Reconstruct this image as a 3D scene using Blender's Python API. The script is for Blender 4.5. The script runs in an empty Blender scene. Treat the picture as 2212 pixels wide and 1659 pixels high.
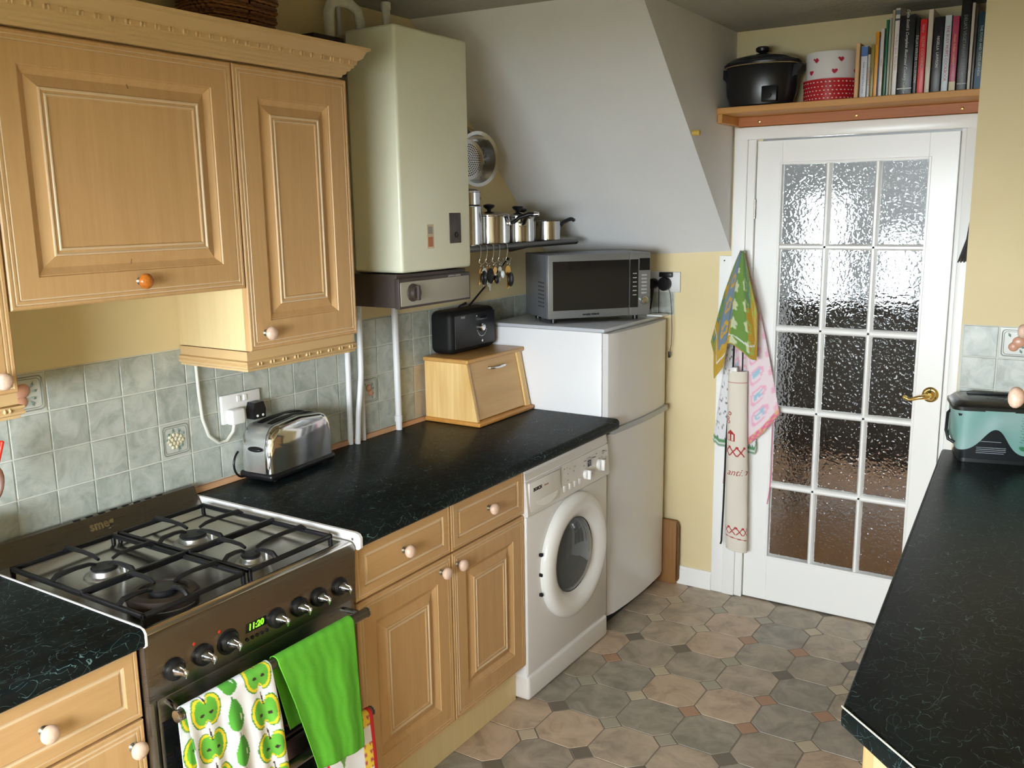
import bpy, bmesh, math, random
from mathutils import Vector, Matrix
random.seed(7)
R = math.radians
SC = bpy.context.scene
COL = SC.collection

# ------------------------------------------------------------------ camera
cam = bpy.data.cameras.new('camera')
cam.sensor_fit = 'HORIZONTAL'; cam.sensor_width = 36.0
cam.lens = 36.0 * 1970.54 / 2212.0
cam.clip_start = 0.05
camo = bpy.data.objects.new('camera', cam); COL.objects.link(camo)
_r = Vector((0.84030695, 0.54191245, -0.01466715)); _u = Vector((-0.08954196, 0.16542902, 0.9821484)); _f = Vector((-0.53466482, 0.8239928, -0.18753506))
camo.matrix_world = Matrix(((_r.x, _u.x, -_f.x, 2.18716716), (_r.y, _u.y, -_f.y, -2.5323419), (_r.z, _u.z, -_f.z, 1.73142801), (0, 0, 0, 1)))
SC.camera = camo

# ------------------------------------------------------------------ world, light, exposure
SC.view_settings.view_transform = 'Standard'
SC.view_settings.look = 'None'
SC.view_settings.gamma = 1.0
SC.view_settings.use_curve_mapping = False
SC.view_settings.exposure = 0.0
wd = bpy.data.worlds.new('daylight'); SC.world = wd; wd.use_nodes = True
wd.node_tree.nodes['Background'].inputs[0].default_value = (0.86, 0.94, 1.0, 1)
wd.node_tree.nodes['Background'].inputs[1].default_value = 50.0
SC.cycles.use_denoising = True
SC.cycles.max_bounces = 12; SC.cycles.diffuse_bounces = 6; SC.cycles.transmission_bounces = 8
SC.cycles.sample_clamp_indirect = 6.0

def area_light(name, loc, rot, sx, sy, power, col):
    l = bpy.data.lights.new(name, 'AREA'); l.shape = 'RECTANGLE'; l.size = sx; l.size_y = sy; l.energy = power; l.color = col
    o = bpy.data.objects.new(name, l); COL.objects.link(o); o.location = loc; o.rotation_euler = rot
    return o
# daylight enters through the kitchen window behind the photographer and the hall windows: portals on those openings
for _nm, _loc, _rx, _sx, _sy in (('kitchen_window_portal', (1.25, -3.585, 1.385), 90, 1.80, .81), ('hall_window_portal_a', (.49, 4.285, 1.435), -90, .30, .73), ('hall_window_portal_b', (.995, 4.285, 1.29), -90, .25, .50)):
    area_light(_nm, _loc, (R(_rx), 0, 0), _sx, _sy, 1.0, (1, 1, 1)).data.cycles.is_portal = True
area_light('hall_added_portal', (3.285, 2.9, 1.5), (R(90), 0, R(90)), .7, .8, 1.0, (1, 1, 1)).data.cycles.is_portal = True  # portal on an unseen side opening, added to brighten the hall

# ------------------------------------------------------------------ materials
def lin(c):
    if isinstance(c, str):
        c = c.lstrip('#'); c = [int(c[i:i+2], 16) / 255 for i in (0, 2, 4)]
        return tuple(v / 12.92 if v <= .04045 else ((v + .055) / 1.055) ** 2.4 for v in c)
    return tuple(c)
MATS = {}
def P(m): return m.node_tree.nodes['Principled BSDF']
def mat(name, col=(.8, .8, .8), rough=.5, metal=0.0, spec=None, **kw):
    if name in MATS: return MATS[name]
    m = bpy.data.materials.new(name); m.use_nodes = True; b = P(m)
    b.inputs['Base Color'].default_value = (*lin(col), 1); b.inputs['Roughness'].default_value = rough; b.inputs['Metallic'].default_value = metal
    if spec is not None: b.inputs['Specular IOR Level'].default_value = spec
    for k, v in kw.items(): b.inputs[k.replace('_', ' ')].default_value = v
    MATS[name] = m
    return m
def nd(m, t, **kw):
    n = m.node_tree.nodes.new(t)
    for k, v in kw.items(): setattr(n, k, v)
    return n
def lk(m, a, b): m.node_tree.links.new(a, b)
def coords(m, scale=(1, 1, 1), rot=(0, 0, 0), kind='Object'):
    tc = nd(m, 'ShaderNodeTexCoord'); mp = nd(m, 'ShaderNodeMapping')
    mp.inputs['Scale'].default_value = scale; mp.inputs['Rotation'].default_value = rot
    lk(m, tc.outputs[kind], mp.inputs['Vector']); return mp.outputs['Vector']
def noise(m, vec, scale, detail=3, rough=.5, dist=0):
    n = nd(m, 'ShaderNodeTexNoise'); lk(m, vec, n.inputs['Vector'])
    n.inputs['Scale'].default_value = scale; n.inputs['Detail'].default_value = detail; n.inputs['Roughness'].default_value = rough; n.inputs['Distortion'].default_value = dist
    return n
def ramp(m, fac, stops):
    r = nd(m, 'ShaderNodeValToRGB'); e = r.color_ramp.elements
    while len(e) < len(stops): e.new(.5)
    for i, (p, c) in enumerate(stops):
        e[i].position = p; e[i].color = (*lin(c), 1) if not isinstance(c, float) else (c, c, c, 1)
    lk(m, fac, r.inputs['Fac']); return r.outputs['Color']
def bump(m, fac, strength=.1, dist=.002):
    b = nd(m, 'ShaderNodeBump'); b.inputs['Strength'].default_value = strength; b.inputs['Distance'].default_value = dist
    lk(m, fac, b.inputs['Height']); lk(m, b.outputs['Normal'], P(m).inputs['Normal'])
def mixc(m, fac, a, b, mode='MIX'):
    x = nd(m, 'ShaderNodeMix', data_type='RGBA', blend_type=mode)
    if isinstance(fac, float): x.inputs[0].default_value = fac
    else: lk(m, fac, x.inputs[0])
    for s, v in ((6, a), (7, b)):
        if isinstance(v, (str, tuple)): x.inputs[s].default_value = (*lin(v), 1)
        else: lk(m, v, x.inputs[s])
    return x.outputs[2]
def math1(m, op, a, b=None):
    n = nd(m, 'ShaderNodeMath', operation=op)
    for i, v in enumerate((a, b)):
        if v is None: continue
        if isinstance(v, (int, float)): n.inputs[i].default_value = v
        else: lk(m, v, n.inputs[i])
    return n.outputs[0]
def wood(name, c1, c2, axis='z', rough=.45, sc=1.0):
    m = mat(name, c1, rough)
    s = {'x': (1.2, 22, 22), 'y': (22, 1.2, 22), 'z': (22, 22, 1.2)}[axis]
    v = coords(m, tuple(q * sc for q in s))
    n = noise(m, v, 1.5, 5, .6, .4)
    n2 = noise(m, coords(m, tuple(q * sc * 4 for q in s)), 2.0, 2, .5)
    c = ramp(m, n.outputs['Fac'], [(.3, c2), (.62, c1)])
    c = mixc(m, .25, c, ramp(m, n2.outputs['Fac'], [(.35, c2), (.6, c1)]))
    lk(m, c, P(m).inputs['Base Color']); return m
def speck(name, c1, c2, scale, rough, lo=.35, hi=.65, bmp=0, metal=0., kind='Object'):
    m = mat(name, c1, rough, metal); n = noise(m, coords(m, kind=kind), scale, 4, .6)
    lk(m, ramp(m, n.outputs['Fac'], [(lo, c1), (hi, c2)]), P(m).inputs['Base Color'])
    if bmp: bump(m, n.outputs['Fac'], bmp)
    return m
def vcol(name, rough=.8, sheen=0.0, bmp=0.0):
    m = mat(name, (.8, .8, .8), rough); a = nd(m, 'ShaderNodeVertexColor', layer_name='print'); lk(m, a.outputs['Color'], P(m).inputs['Base Color'])
    if bmp:
        n = noise(m, coords(m), 900, 2); bump(m, n.outputs['Fac'], bmp, .0006)
    return m

CAB = wood('cabinet_wood', '#c69f6e', '#bb9463', 'z')
CABH = wood('cabinet_wood_cross', '#c69f6e', '#bb9463', 'y')
LIME = mat('limed_edge', '#d2b996', .38)
CABSIDE = wood('cabinet_side', '#dcc797', '#d4be8c', 'z', .5)
MOULD = mat('moulding_wood', '#c5a677', .42)
KNOBW = speck('knob_wood', '#dcc0ac', '#d0ae98', 120, .4)
KNOBO = speck('knob_orange', '#c9782c', '#a95a1c', 90, .25)
PEWTER = mat('pewter', (.42, .42, .38), .35, 1.0)
WALLC = speck('cream_paint', '#e0cfa3', '#dccb9e', 3, .75)
WHITEP = speck('slope_paint', '#dddddd', '#d8d8d8', 2.5, .8)
CEIL = mat('ceiling_darkened', '#a3a298', .9)  # off-white ceiling with its shade put into the colour, also bounces less
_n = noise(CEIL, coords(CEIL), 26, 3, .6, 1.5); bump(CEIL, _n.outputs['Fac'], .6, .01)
GLOSSW = mat('white_gloss', '#f7f7f5', .28)
_n = noise(GLOSSW, coords(GLOSSW, (3, 40, 3)), 6, 2); bump(GLOSSW, _n.outputs['Fac'], .12, .002)
CHROME = mat('chrome', (.78, .78, .78), .08, 1.0)
STEEL = mat('polished_steel', (.60, .60, .60), .17, 1.0)
BRUSH = mat('brushed_steel', (.23, .21, .19), .30, 1.0)
_n = noise(BRUSH, coords(BRUSH, (4, 4, 260)), 3, 2); lk(BRUSH, ramp(BRUSH, _n.outputs['Fac'], [(.3, .27), (.7, .33)]), P(BRUSH).inputs['Roughness'])
DARKST = mat('shelf_steel', (.13, .125, .12), .35, 1.0)
BLACK = mat('black_plastic', (.008, .008, .009), .32, 0, .35)
BLACKM = mat('matt_black', (.007, .007, .007), .55, 0, .25)
IRON = mat('cast_iron', (.008, .008, .009), .40, 0, .3)
BGLASS = mat('black_glass', (.008, .008, .009), .06)
WHITEPL = mat('white_plastic', '#e9e8e6', .32)
APPL = mat('appliance_white', '#e8e8ea', .22)
APPLF = mat('appliance_front', '#d9d6d2', .25)
GREYPL = mat('grey_plastic', '#9c9c9c', .35)
SILVER = mat('silver_paint', '#6f7278', .4, .35)
BOIL = speck('boiler_enamel', '#e0e1cb', '#dcddc6', 2, .3)
BROWNP = mat('brown_plastic', '#3f342f', .5)
BOILP = mat('boiler_panel', '#a5a193', .4, .3)
BRASS = mat('brass', (.83, .60, .22), .18, 1.0)
PIPEW = mat('pipe_white', '#dfdfe0', .4)
LAG = speck('pipe_lagging', '#d8d6c8', '#cac8ba', 60, .8, bmp=.4)
SHELFW = wood('shelf_pine', '#c9914e', '#bb8341', 'x', .5)
BATTEN = wood('batten_pine', '#b06a35', '#9c5a2b', 'x', .5)
TRIMW = wood('worktop_trim', '#c79a72', '#b3845c', 'y', .5)
BREADW = wood('bread_bin_beech', '#ecca8b', '#cf9f58', 'z', .38, .5)
BREADF = wood('bread_bin_front', '#d6b075', '#caa064', 'y', .38, .5)
GROUT = mat('grout', '#d2d3ca', .85)
GROUTF = mat('floor_joint', '#7d7468', .7)
CORK = wood('brown_board', '#9a6f3e', '#835a2e', 'z', .7)
RED = mat('red_silicone', (.75, .03, .01), .4)
def emis(name, col, st):
    m = mat(name, (0, 0, 0), .5); b = P(m); b.inputs['Emission Color'].default_value = (*lin(col), 1); b.inputs['Emission Strength'].default_value = st; return m
DIGIT = emis('green_digits', (.25, 1.0, .02), 2.0)
REDLED = mat('red_lamp', (.5, .02, .01), .3)

def worktop_mat():
    m = mat('worktop_laminate', (.02, .022, .022), .30, 0, .08)
    base = None
    facs = []
    for i, (sc, w, off) in enumerate(((17, .0016, 0), (23, .0019, 13), (13, .0013, 31), (29, .0022, 57), (20, .0016, 83))):
        tc = nd(m, 'ShaderNodeTexCoord'); mp = nd(m, 'ShaderNodeMapping'); mp.inputs['Location'].default_value = (off, off * .7, off * .3)
        mp.inputs['Rotation'].default_value = (0, 0, .7 * i); mp.inputs['Scale'].default_value = (1, .75, 1)
        lk(m, tc.outputs['Object'], mp.inputs['Vector'])
        n = noise(m, mp.outputs['Vector'], sc, 0.6, .45, .35)
        d = math1(m, 'ABSOLUTE', math1(m, 'SUBTRACT', n.outputs['Fac'], .5))
        line = math1(m, 'LESS_THAN', d, w)
        k = noise(m, mp.outputs['Vector'], sc * 3.1, 1, .5)
        line = math1(m, 'MULTIPLY', line, math1(m, 'GREATER_THAN', k.outputs['Fac'], .50))
        facs.append(line)
    f = facs[0]
    for q in facs[1:]: f = math1(m, 'MAXIMUM', f, q)
    cl = noise(m, coords(m), 9, 3)
    c0 = ramp(m, cl.outputs['Fac'], [(.35, (.005, .0065, .0065)), (.7, (.010, .014, .014))])
    lk(m, mixc(m, math1(m, 'MULTIPLY', f, .85), c0, (.12, .21, .21)), P(m).inputs['Base Color'])
    return m
WORK = worktop_mat()

def tile_mat(name, a, b, c):
    m = mat(name, a, .34)
    oi = nd(m, 'ShaderNodeObjectInfo'); tc = nd(m, 'ShaderNodeTexCoord')
    ad = nd(m, 'ShaderNodeVectorMath', operation='ADD'); sc = nd(m, 'ShaderNodeVectorMath', operation='SCALE'); sc.inputs['Scale'].default_value = 37.0
    cb = nd(m, 'ShaderNodeCombineXYZ'); lk(m, oi.outputs['Random'], cb.inputs[0]); lk(m, oi.outputs['Random'], cb.inputs[1])
    lk(m, cb.outputs[0], sc.inputs[0]); lk(m, tc.outputs['Object'], ad.inputs[0]); lk(m, sc.outputs[0], ad.inputs[1])
    n = noise(m, ad.outputs[0], 16, 5, .65, .8)
    lk(m, ramp(m, n.outputs['Fac'], [(.34, a), (.5, b), (.64, c)]), P(m).inputs['Base Color'])
    return m, n, oi
TILE, _, _ = tile_mat('wall_tile_glaze', '#9aa097', '#b0b6ae', '#bec3bb')
TILEB, _, _ = tile_mat('wall_tile_glaze_beige', '#b3a48c', '#c0b198', '#c8bba4')
FRAMET = mat('decor_tile_ground', '#c3c6bd', .25)
DECOB = mat('decor_band', '#8f938c', .3)
OCTS = []
for i, (a, b, c) in enumerate((('#938776', '#aa9b87', '#b9a893'), ('#857c6d', '#9c907f', '#aa9d8b'), ('#9d8a74', '#b7a189', '#c2ad96'), ('#7d786c', '#938c7e', '#a49a8c'))):
    m, n, oi = tile_mat('floor_tile_%s' % 'abcd'[i], a, b, c); n.inputs['Scale'].default_value = 9; P(m).inputs['Roughness'].default_value = .42; OCTS.append(m)
DOTS = [mat('floor_dot_sand', '#b9ab92', .42), mat('floor_dot_terracotta', '#a98368', .42), mat('floor_dot_slate', '#6d6558', .42), mat('floor_dot_grey', '#a09a88', .42)]

# ------------------------------------------------------------------ mesh helpers
FR = {}
class MB:
    def __init__(s): s.v = []; s.f = []; s.m = []; s.c = None
    def add(s, vs, fs, m=0, M=None):
        o = len(s.v)
        s.v += [tuple(M @ Vector(q)) if M is not None else tuple(q) for q in vs]
        s.f += [tuple(o + i for i in q) for q in fs]
        s.m += [m] * len(fs) if isinstance(m, int) else list(m)
        return s
    def box(s, x0, x1, y0, y1, z0, z1, m=0, M=None):
        v = [(x, y, z) for x in (x0, x1) for y in (y0, y1) for z in (z0, z1)]
        return s.add(v, [(0, 1, 3, 2), (4, 6, 7, 5), (0, 4, 5, 1), (2, 3, 7, 6), (0, 2, 6, 4), (1, 5, 7, 3)], m, M)
    def rbox(s, x0, x1, y0, y1, z0, z1, r=.004, seg=2, m=0, M=None):
        bm = bmesh.new(); bmesh.ops.create_cube(bm, size=1)
        for q in bm.verts: q.co = Vector(((x0 + x1) / 2 + q.co.x * (x1 - x0), (y0 + y1) / 2 + q.co.y * (y1 - y0), (z0 + z1) / 2 + q.co.z * (z1 - z0)))
        bmesh.ops.bevel(bm, geom=bm.edges[:], offset=min(r, abs(x1 - x0) * .49, abs(y1 - y0) * .49, abs(z1 - z0) * .49), segments=seg, profile=.5, affect='EDGES')
        bm.verts.index_update(); vs = [tuple(q.co) for q in bm.verts]; fs = [tuple(w.index for w in f.verts) for f in bm.faces]; bm.free()
        return s.add(vs, fs, m, M)
    def cyl(s, p0, p1, r0, r1=None, n=16, m=0, caps=True, M=None):
        r1 = r0 if r1 is None else r1; p0 = Vector(p0); p1 = Vector(p1); d = (p1 - p0).normalized()
        a = d.orthogonal().normalized(); b = d.cross(a); vs = []
        for p, r in ((p0, r0), (p1, r1)):
            for i in range(n): t = 2 * math.pi * i / n; vs.append(p + a * r * math.cos(t) + b * r * math.sin(t))
        fs = [(i, (i + 1) % n, n + (i + 1) % n, n + i) for i in range(n)]
        if caps: fs += [tuple(range(n - 1, -1, -1)), tuple(range(n, 2 * n))]
        return s.add(vs, fs, m, M)
    def tube(s, pts, r, n=8, m=0, caps=True, M=None, flat=None):
        pts = [Vector(p) for p in pts]; rs = r if isinstance(r, (list, tuple)) else [r] * len(pts)
        t0 = (pts[1] - pts[0]).normalized(); a = t0.orthogonal().normalized(); vs = []
        for i, p in enumerate(pts):
            t = ((pts[min(i + 1, len(pts) - 1)] - pts[max(i - 1, 0)])).normalized()
            a = (a - t * a.dot(t)).normalized(); b = t.cross(a)
            for k in range(n):
                w = 2 * math.pi * k / n; vs.append(p + (a * math.cos(w) + b * math.sin(w) * (flat or 1)) * rs[i])
        fs = [(i * n + k, i * n + (k + 1) % n, (i + 1) * n + (k + 1) % n, (i + 1) * n + k) for i in range(len(pts) - 1) for k in range(n)]
        if caps: fs += [tuple(range(n - 1, -1, -1)), tuple((len(pts) - 1) * n + k for k in range(n))]
        return s.add(vs, fs, m, M)
    def lathe(s, prof, org=(0, 0, 0), axis='z', n=24, m=0, M=None, cap=True):
        vs = []; L = len(prof); mm = []
        for r, h in [q[:2] for q in prof]:
            for k in range(n):
                w = 2 * math.pi * k / n; c, d = r * math.cos(w), r * math.sin(w)
                q = {'z': (c, d, h), 'x': (h, c, d), 'y': (d, h, c), '-x': (-h, d, c), '-y': (c, -h, d)}[axis]
                vs.append((org[0] + q[0], org[1] + q[1], org[2] + q[2]))
        fs = []
        for i in range(L - 1):
            for k in range(n): fs.append((i * n + k, i * n + (k + 1) % n, (i + 1) * n + (k + 1) % n, (i + 1) * n + k)); mm.append(prof[i][2] if len(prof[i]) > 2 else m)
        if cap:
            fs += [tuple(range(n - 1, -1, -1)), tuple((L - 1) * n + k for k in range(n))]; mm += [mm[0], mm[-1]]
        return s.add(vs, fs, mm, M)
    def prism(s, poly, axis, a, b, m=0, M=None):
        n = len(poly)
        f = {'z': lambda p, h: (p[0], p[1], h), 'y': lambda p, h: (p[0], h, p[1]), 'x': lambda p, h: (h, p[0], p[1])}[axis]
        vs = [f(p, a) for p in poly] + [f(p, b) for p in poly]
        fs = [(i, (i + 1) % n, n + (i + 1) % n, n + i) for i in range(n)] + [tuple(range(n - 1, -1, -1)), tuple(range(n, 2 * n))]
        return s.add(vs, fs, m, M)
    def grid(s, fn, nu, nv, m=0, col=None, M=None):
        vs = [fn(i / nu, j / nv) for j in range(nv + 1) for i in range(nu + 1)]
        fs = [(j * (nu + 1) + i, j * (nu + 1) + i + 1, (j + 1) * (nu + 1) + i + 1, (j + 1) * (nu + 1) + i) for j in range(nv) for i in range(nu)]
        if col:
            s.c = s.c or []
            s.c += [(*lin(col(i / nu, j / nv)), 1) for j in range(nv + 1) for i in range(nu + 1)]
        return s.add(vs, fs, m, M)
    def sphere(s, c, r, n=12, m=0, M=None):
        rr = r if isinstance(r, (tuple, list)) else (r, r, r); k = n // 2 + 1; vs = []; fs = []
        for j in range(k + 1):
            t = math.pi * j / k
            for i in range(n):
                w = 2 * math.pi * i / n; vs.append((c[0] + rr[0] * math.sin(t) * math.cos(w), c[1] + rr[1] * math.sin(t) * math.sin(w), c[2] + rr[2] * math.cos(t)))
        for j in range(k):
            for i in range(n): fs.append((j * n + i, (j + 1) * n + i, (j + 1) * n + (i + 1) % n, j * n + (i + 1) % n))
        return s.add(vs, fs, m, M)
    def build(s, name, mats, parent=None, smooth=35, world=True, fix=True):
        me = bpy.data.meshes.new(name)
        vs = s.v
        root = parent
        while root is not None and root.parent is not None: root = root.parent
        if root is not None and world and root.name in FR:
            I = FR[root.name]; vs = [tuple(I @ Vector(q)) for q in vs]
        me.from_pydata(vs, [], s.f)
        for q in (mats if isinstance(mats, (list, tuple)) else [mats]): me.materials.append(q)
        me.polygons.foreach_set('material_index', s.m)
        if s.c:
            a = me.color_attributes.new('print', 'FLOAT_COLOR', 'POINT')
            a.data.foreach_set('color', [q for c in s.c for q in c])
        if fix:
            bm = bmesh.new(); bm.from_mesh(me); bmesh.ops.recalc_face_normals(bm, faces=bm.faces[:]); bm.to_mesh(me); bm.free()
        if smooth:
            me.polygons.foreach_set('use_smooth', [True] * len(me.polygons)); me.set_sharp_from_angle(angle=R(smooth))
        me.update()
        o = bpy.data.objects.new(name, me); COL.objects.link(o)
        if parent is not None: o.parent = parent
        return o
def B(**k): return MB()
def tag(o, label=None, cat=None, group=None, kind=None):
    if label: o['label'] = label
    if cat: o['category'] = cat
    if group: o['group'] = group
    if kind: o['kind'] = kind
    return o
def thing(name, label, cat, loc=(0, 0, 0), rotz=0.0, group=None):
    o = bpy.data.objects.new(name, None); COL.objects.link(o); o.empty_display_size = .05
    o.location = loc; o.rotation_euler = (0, 0, rotz)
    FR[o.name] = (Matrix.Translation(loc) @ Matrix.Rotation(rotz, 4, 'Z')).inverted()
    return tag(o, label, cat, group)
def struct(name, label=None):
    o = bpy.data.objects.new(name, None); COL.objects.link(o); FR[o.name] = Matrix()
    o['kind'] = 'structure'
    if label: o['label'] = label
    return o
def text(mb, s, size, M, m=0, shear=0, depth=.0006, bold=0):
    cu = bpy.data.curves.new('t', 'FONT'); cu.body = s; cu.size = size; cu.align_x = 'CENTER'; cu.align_y = 'CENTER'; cu.shear = shear; cu.extrude = depth; cu.resolution_u = 2; cu.offset = bold
    o = bpy.data.objects.new('t', cu); COL.objects.link(o)
    me = bpy.data.meshes.new_from_object(o.evaluated_get(bpy.context.evaluated_depsgraph_get()))
    mb.add([tuple(q.co) for q in me.vertices], [tuple(p.vertices) for p in me.polygons], m, M)
    bpy.data.objects.remove(o); bpy.data.curves.remove(cu); bpy.data.meshes.remove(me)
    return mb
def axes(o, x, y):
    x = Vector(x).normalized(); y = Vector(y).normalized(); z = x.cross(y)
    return Matrix(((x.x, y.x, z.x, o[0]), (x.y, y.y, z.y, o[1]), (x.z, y.z, z.z, o[2]), (0, 0, 0, 1)))
def rings(mb, y0, y1, z0, z1, xf, prof, sgn=1):
    """concentric rectangles facing +x: prof rows (inset, depth, material of band to the next row)"""
    o = len(mb.v)
    for q in prof:
        i, d = q[0], q[1]
        mb.v += [(xf + sgn * d, y0 + i, z0 + i), (xf + sgn * d, y1 - i, z0 + i), (xf + sgn * d, y1 - i, z1 - i), (xf + sgn * d, y0 + i, z1 - i)]
    for k in range(len(prof) - 1):
        for e in range(4):
            a = o + 4 * k + e; b = o + 4 * k + (e + 1) % 4
            mb.f.append((a, b, b + 4, a + 4)); mb.m.append(prof[k][2] if len(prof[k]) > 2 else 0)
    k = len(prof) - 1
    mb.f.append(tuple(o + 4 * k + e for e in range(4))); mb.m.append(0)
    mb.f.append(tuple(o + e for e in (3, 2, 1, 0))); mb.m.append(0)
    return mb
EDGE = [(0, -.020), (0, -.003), (.003, 0), (.009, 0), (.010, -.0018, 1), (.0125, -.0018, 1), (.0135, 0), (.019, 0), (.020, -.0018, 1), (.0225, -.0018, 1), (.0235, 0)]
def door_profile(fr):
    return EDGE + [(fr, 0), (fr + .002, -.003), (fr + .004, -.003), (fr + .016, -.011), (fr + .019, -.012), (fr + .042, -.003), (fr + .044, 0, 1), (fr + .047, 0, 1), (fr + .050, -.003), (fr + .055, -.0025, 1), (fr + .057, -.0005, 1), (fr + .060, -.0005), (fr + .063, -.003)]
def drawer_profile():
    return EDGE[:7] + [(.034, 0), (.036, -.003, 1), (.040, -.0045, 1), (.044, -.003), (.047, -.0005)]
def knob(parent, x, y, z, wm, n=20):
    st = MB().lathe([(.0085, 0), (.0095, .002), (.006, .006), (.0055, .012), (.008, .016)], (x, y, z), 'x', n).build('knob_stem', PEWTER, parent)
    MB().lathe([(.006, .013), (.009, .014), (.015, .018), (.0185, .024), (.0185, .029), (.0155, .034), (.009, .0375), (.001, .0385)], (x, y, z), 'x', n).build('knob', wm, parent)
def panel_door(parent, y0, y1, z0, z1, xf, fr, kn=None, wm=None, name='door', prof=None):
    d = rings(MB(), y0, y1, z0, z1, xf, prof or door_profile(fr)).build(name, [CAB if prof is None else CABH, LIME], parent, 25)
    if kn: knob(d, xf - .0005, kn[0], kn[1], wm or KNOBW)
    return d
def sweep(mb, prof, path_fn, m=0):
    """profile rows (offset, z); path_fn(offset) -> list of xy points"""
    L = len(path_fn(0)); n = len(prof); o = len(mb.v)
    for d, z in prof:
        for (x, y) in path_fn(d): mb.v.append((x, y, z))
    for i in range(n):
        for k in range(L - 1):
            a = o + i * L + k; b = o + ((i + 1) % n) * L + k
            mb.f.append((a, a + 1, b + 1, b)); mb.m.append(m)
    mb.f.append(tuple(o + i * L for i in range(n))); mb.m.append(m)
    mb.f.append(tuple(o + i * L + L - 1 for i in range(n))); mb.m.append(m)
    return mb
def copy_tree(o, parent=None):
    c = o.copy(); COL.objects.link(c); c.parent = parent
    if o.name in FR: FR[c.name] = FR[o.name]
    for ch in list(o.children): copy_tree(ch, c)
    return c
X0 = -.0585; YW = 1.276; ZC = 2.43
# ================================================================== THE SETTING
XS = .84; XP = 1.80; YP = .84
# floor slab with octagon and dot pieces of the vinyl
floor = tag(MB().box(-.3, 2.9, -3.7, 1.40, -.06, -.0015).build('floor', GROUTF, smooth=0), 'octagon patterned vinyl kitchen floor in brown and grey', kind='structure')
PX, PY = .2035, .2085
def flat_piece(poly, z0, z1, bev):
    n = len(poly); cx = sum(p[0] for p in poly) / n; cy = sum(p[1] for p in poly) / n
    top = [(p[0] * (1 - bev), p[1] * (1 - bev), z1) for p in poly]
    vs = [(p[0], p[1], z0) for p in poly] + top
    return vs, [(i, (i + 1) % n, n + (i + 1) % n, n + i) for i in range(n)] + [tuple(range(n, 2 * n))]
g = .0022; c = .043; hx, hy = PX / 2 - g, PY / 2 - g
octp = [(hx, -hy + c), (hx, hy - c), (hx - c, hy), (-hx + c, hy), (-hx, hy - c), (-hx, -hy + c), (-hx + c, -hy), (hx - c, -hy)]
dd = c - .004
dotp = [(dd, 0), (0, dd), (-dd, 0), (0, -dd)]
proto = []
for poly, ms, nm in ((octp, OCTS, 'octagon_tile'), (dotp, DOTS, 'dot_tile')):
    row = []
    for mm in ms:
        b = MB(); b.add(*flat_piece(poly, -.0015, 0.0, .006)); o = b.build(nm, mm, floor, 0); row.append(o)
    proto.append(row)
used = set()
def place_piece(row, x, y, pick):
    o = row[pick]
    if o.name in used: o = o.copy(); COL.objects.link(o)
    used.add(o.name); o.location = (x, y, 0)
for i in range(-4, 6):
    for j in range(-19, 3):
        dx, dy = 1.105 + PX * i, .871 + PY * j
        k = random.choices((0, 1, 2, 3), (3, 3, 3, 2))[0]
        if dy + PY / 2 < YW + .02: place_piece(proto[0], dx + PX / 2, dy + PY / 2, k)
        if dy < YW: place_piece(proto[1], dx, dy, random.choices((0, 1, 2, 3), (3, 1.6, 2.5, 2))[0])
# walls
wl = tag(MB().box(X0 - .12, X0, -3.7, YW + .1, 0, ZC).build('wall_left', WALLC, smooth=0), 'cream painted wall behind the cooker, tiled above the worktop', kind='structure')
wf = MB(); wf.box(X0 - .12, .93, YW, YW + .1, 0, ZC); wf.box(1.712, XP + .1, YW, YW + .1, 0, ZC); wf.box(.93, 1.712, YW, YW + .1, 2.01, ZC)
wf = tag(wf.build('wall_far', WALLC, smooth=0), 'cream painted end wall around the glazed door', kind='structure')
wp = tag(MB().box(XP, 2.75, YP, YW + .1, 0, ZC).build('wall_pier', WALLC, smooth=0), 'cream wall return to the right of the door', kind='structure')
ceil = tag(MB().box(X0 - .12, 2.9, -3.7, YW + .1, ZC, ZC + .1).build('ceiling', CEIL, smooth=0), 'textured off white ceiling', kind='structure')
sl = MB()
pl = [(X0, .27, ZC), (X0, YW, 1.50), (X0, YW, ZC), (XS, .345, ZC), (XS, YW, 1.545), (XS, YW, ZC)]
sl.add(pl, [(0, 1, 4, 3), (3, 4, 5), (0, 2, 1), (1, 2, 5, 4), (0, 3, 5, 2)])
tag(sl.build('ceiling_slope', WHITEP, smooth=0), 'white painted underside of the stairs sloping down to the end wall', kind='structure')
# right wall, slightly out of square with the left one
RV = Vector((-.059, 1, 0)).normalized(); RU = Vector((RV.y, -RV.x, 0)); RO = Vector((1.848, -.467, 0))
RM = Matrix(((RU.x, RV.x, 0, RO.x), (RU.y, RV.y, 0, RO.y), (0, 0, 1, 0), (0, 0, 0, 1)))
tag(MB().box(.60, .72, -3.3, 1.28, 0, ZC, M=RM).build('wall_right', WALLC, smooth=0), 'cream painted right hand wall', kind='structure')
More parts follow.
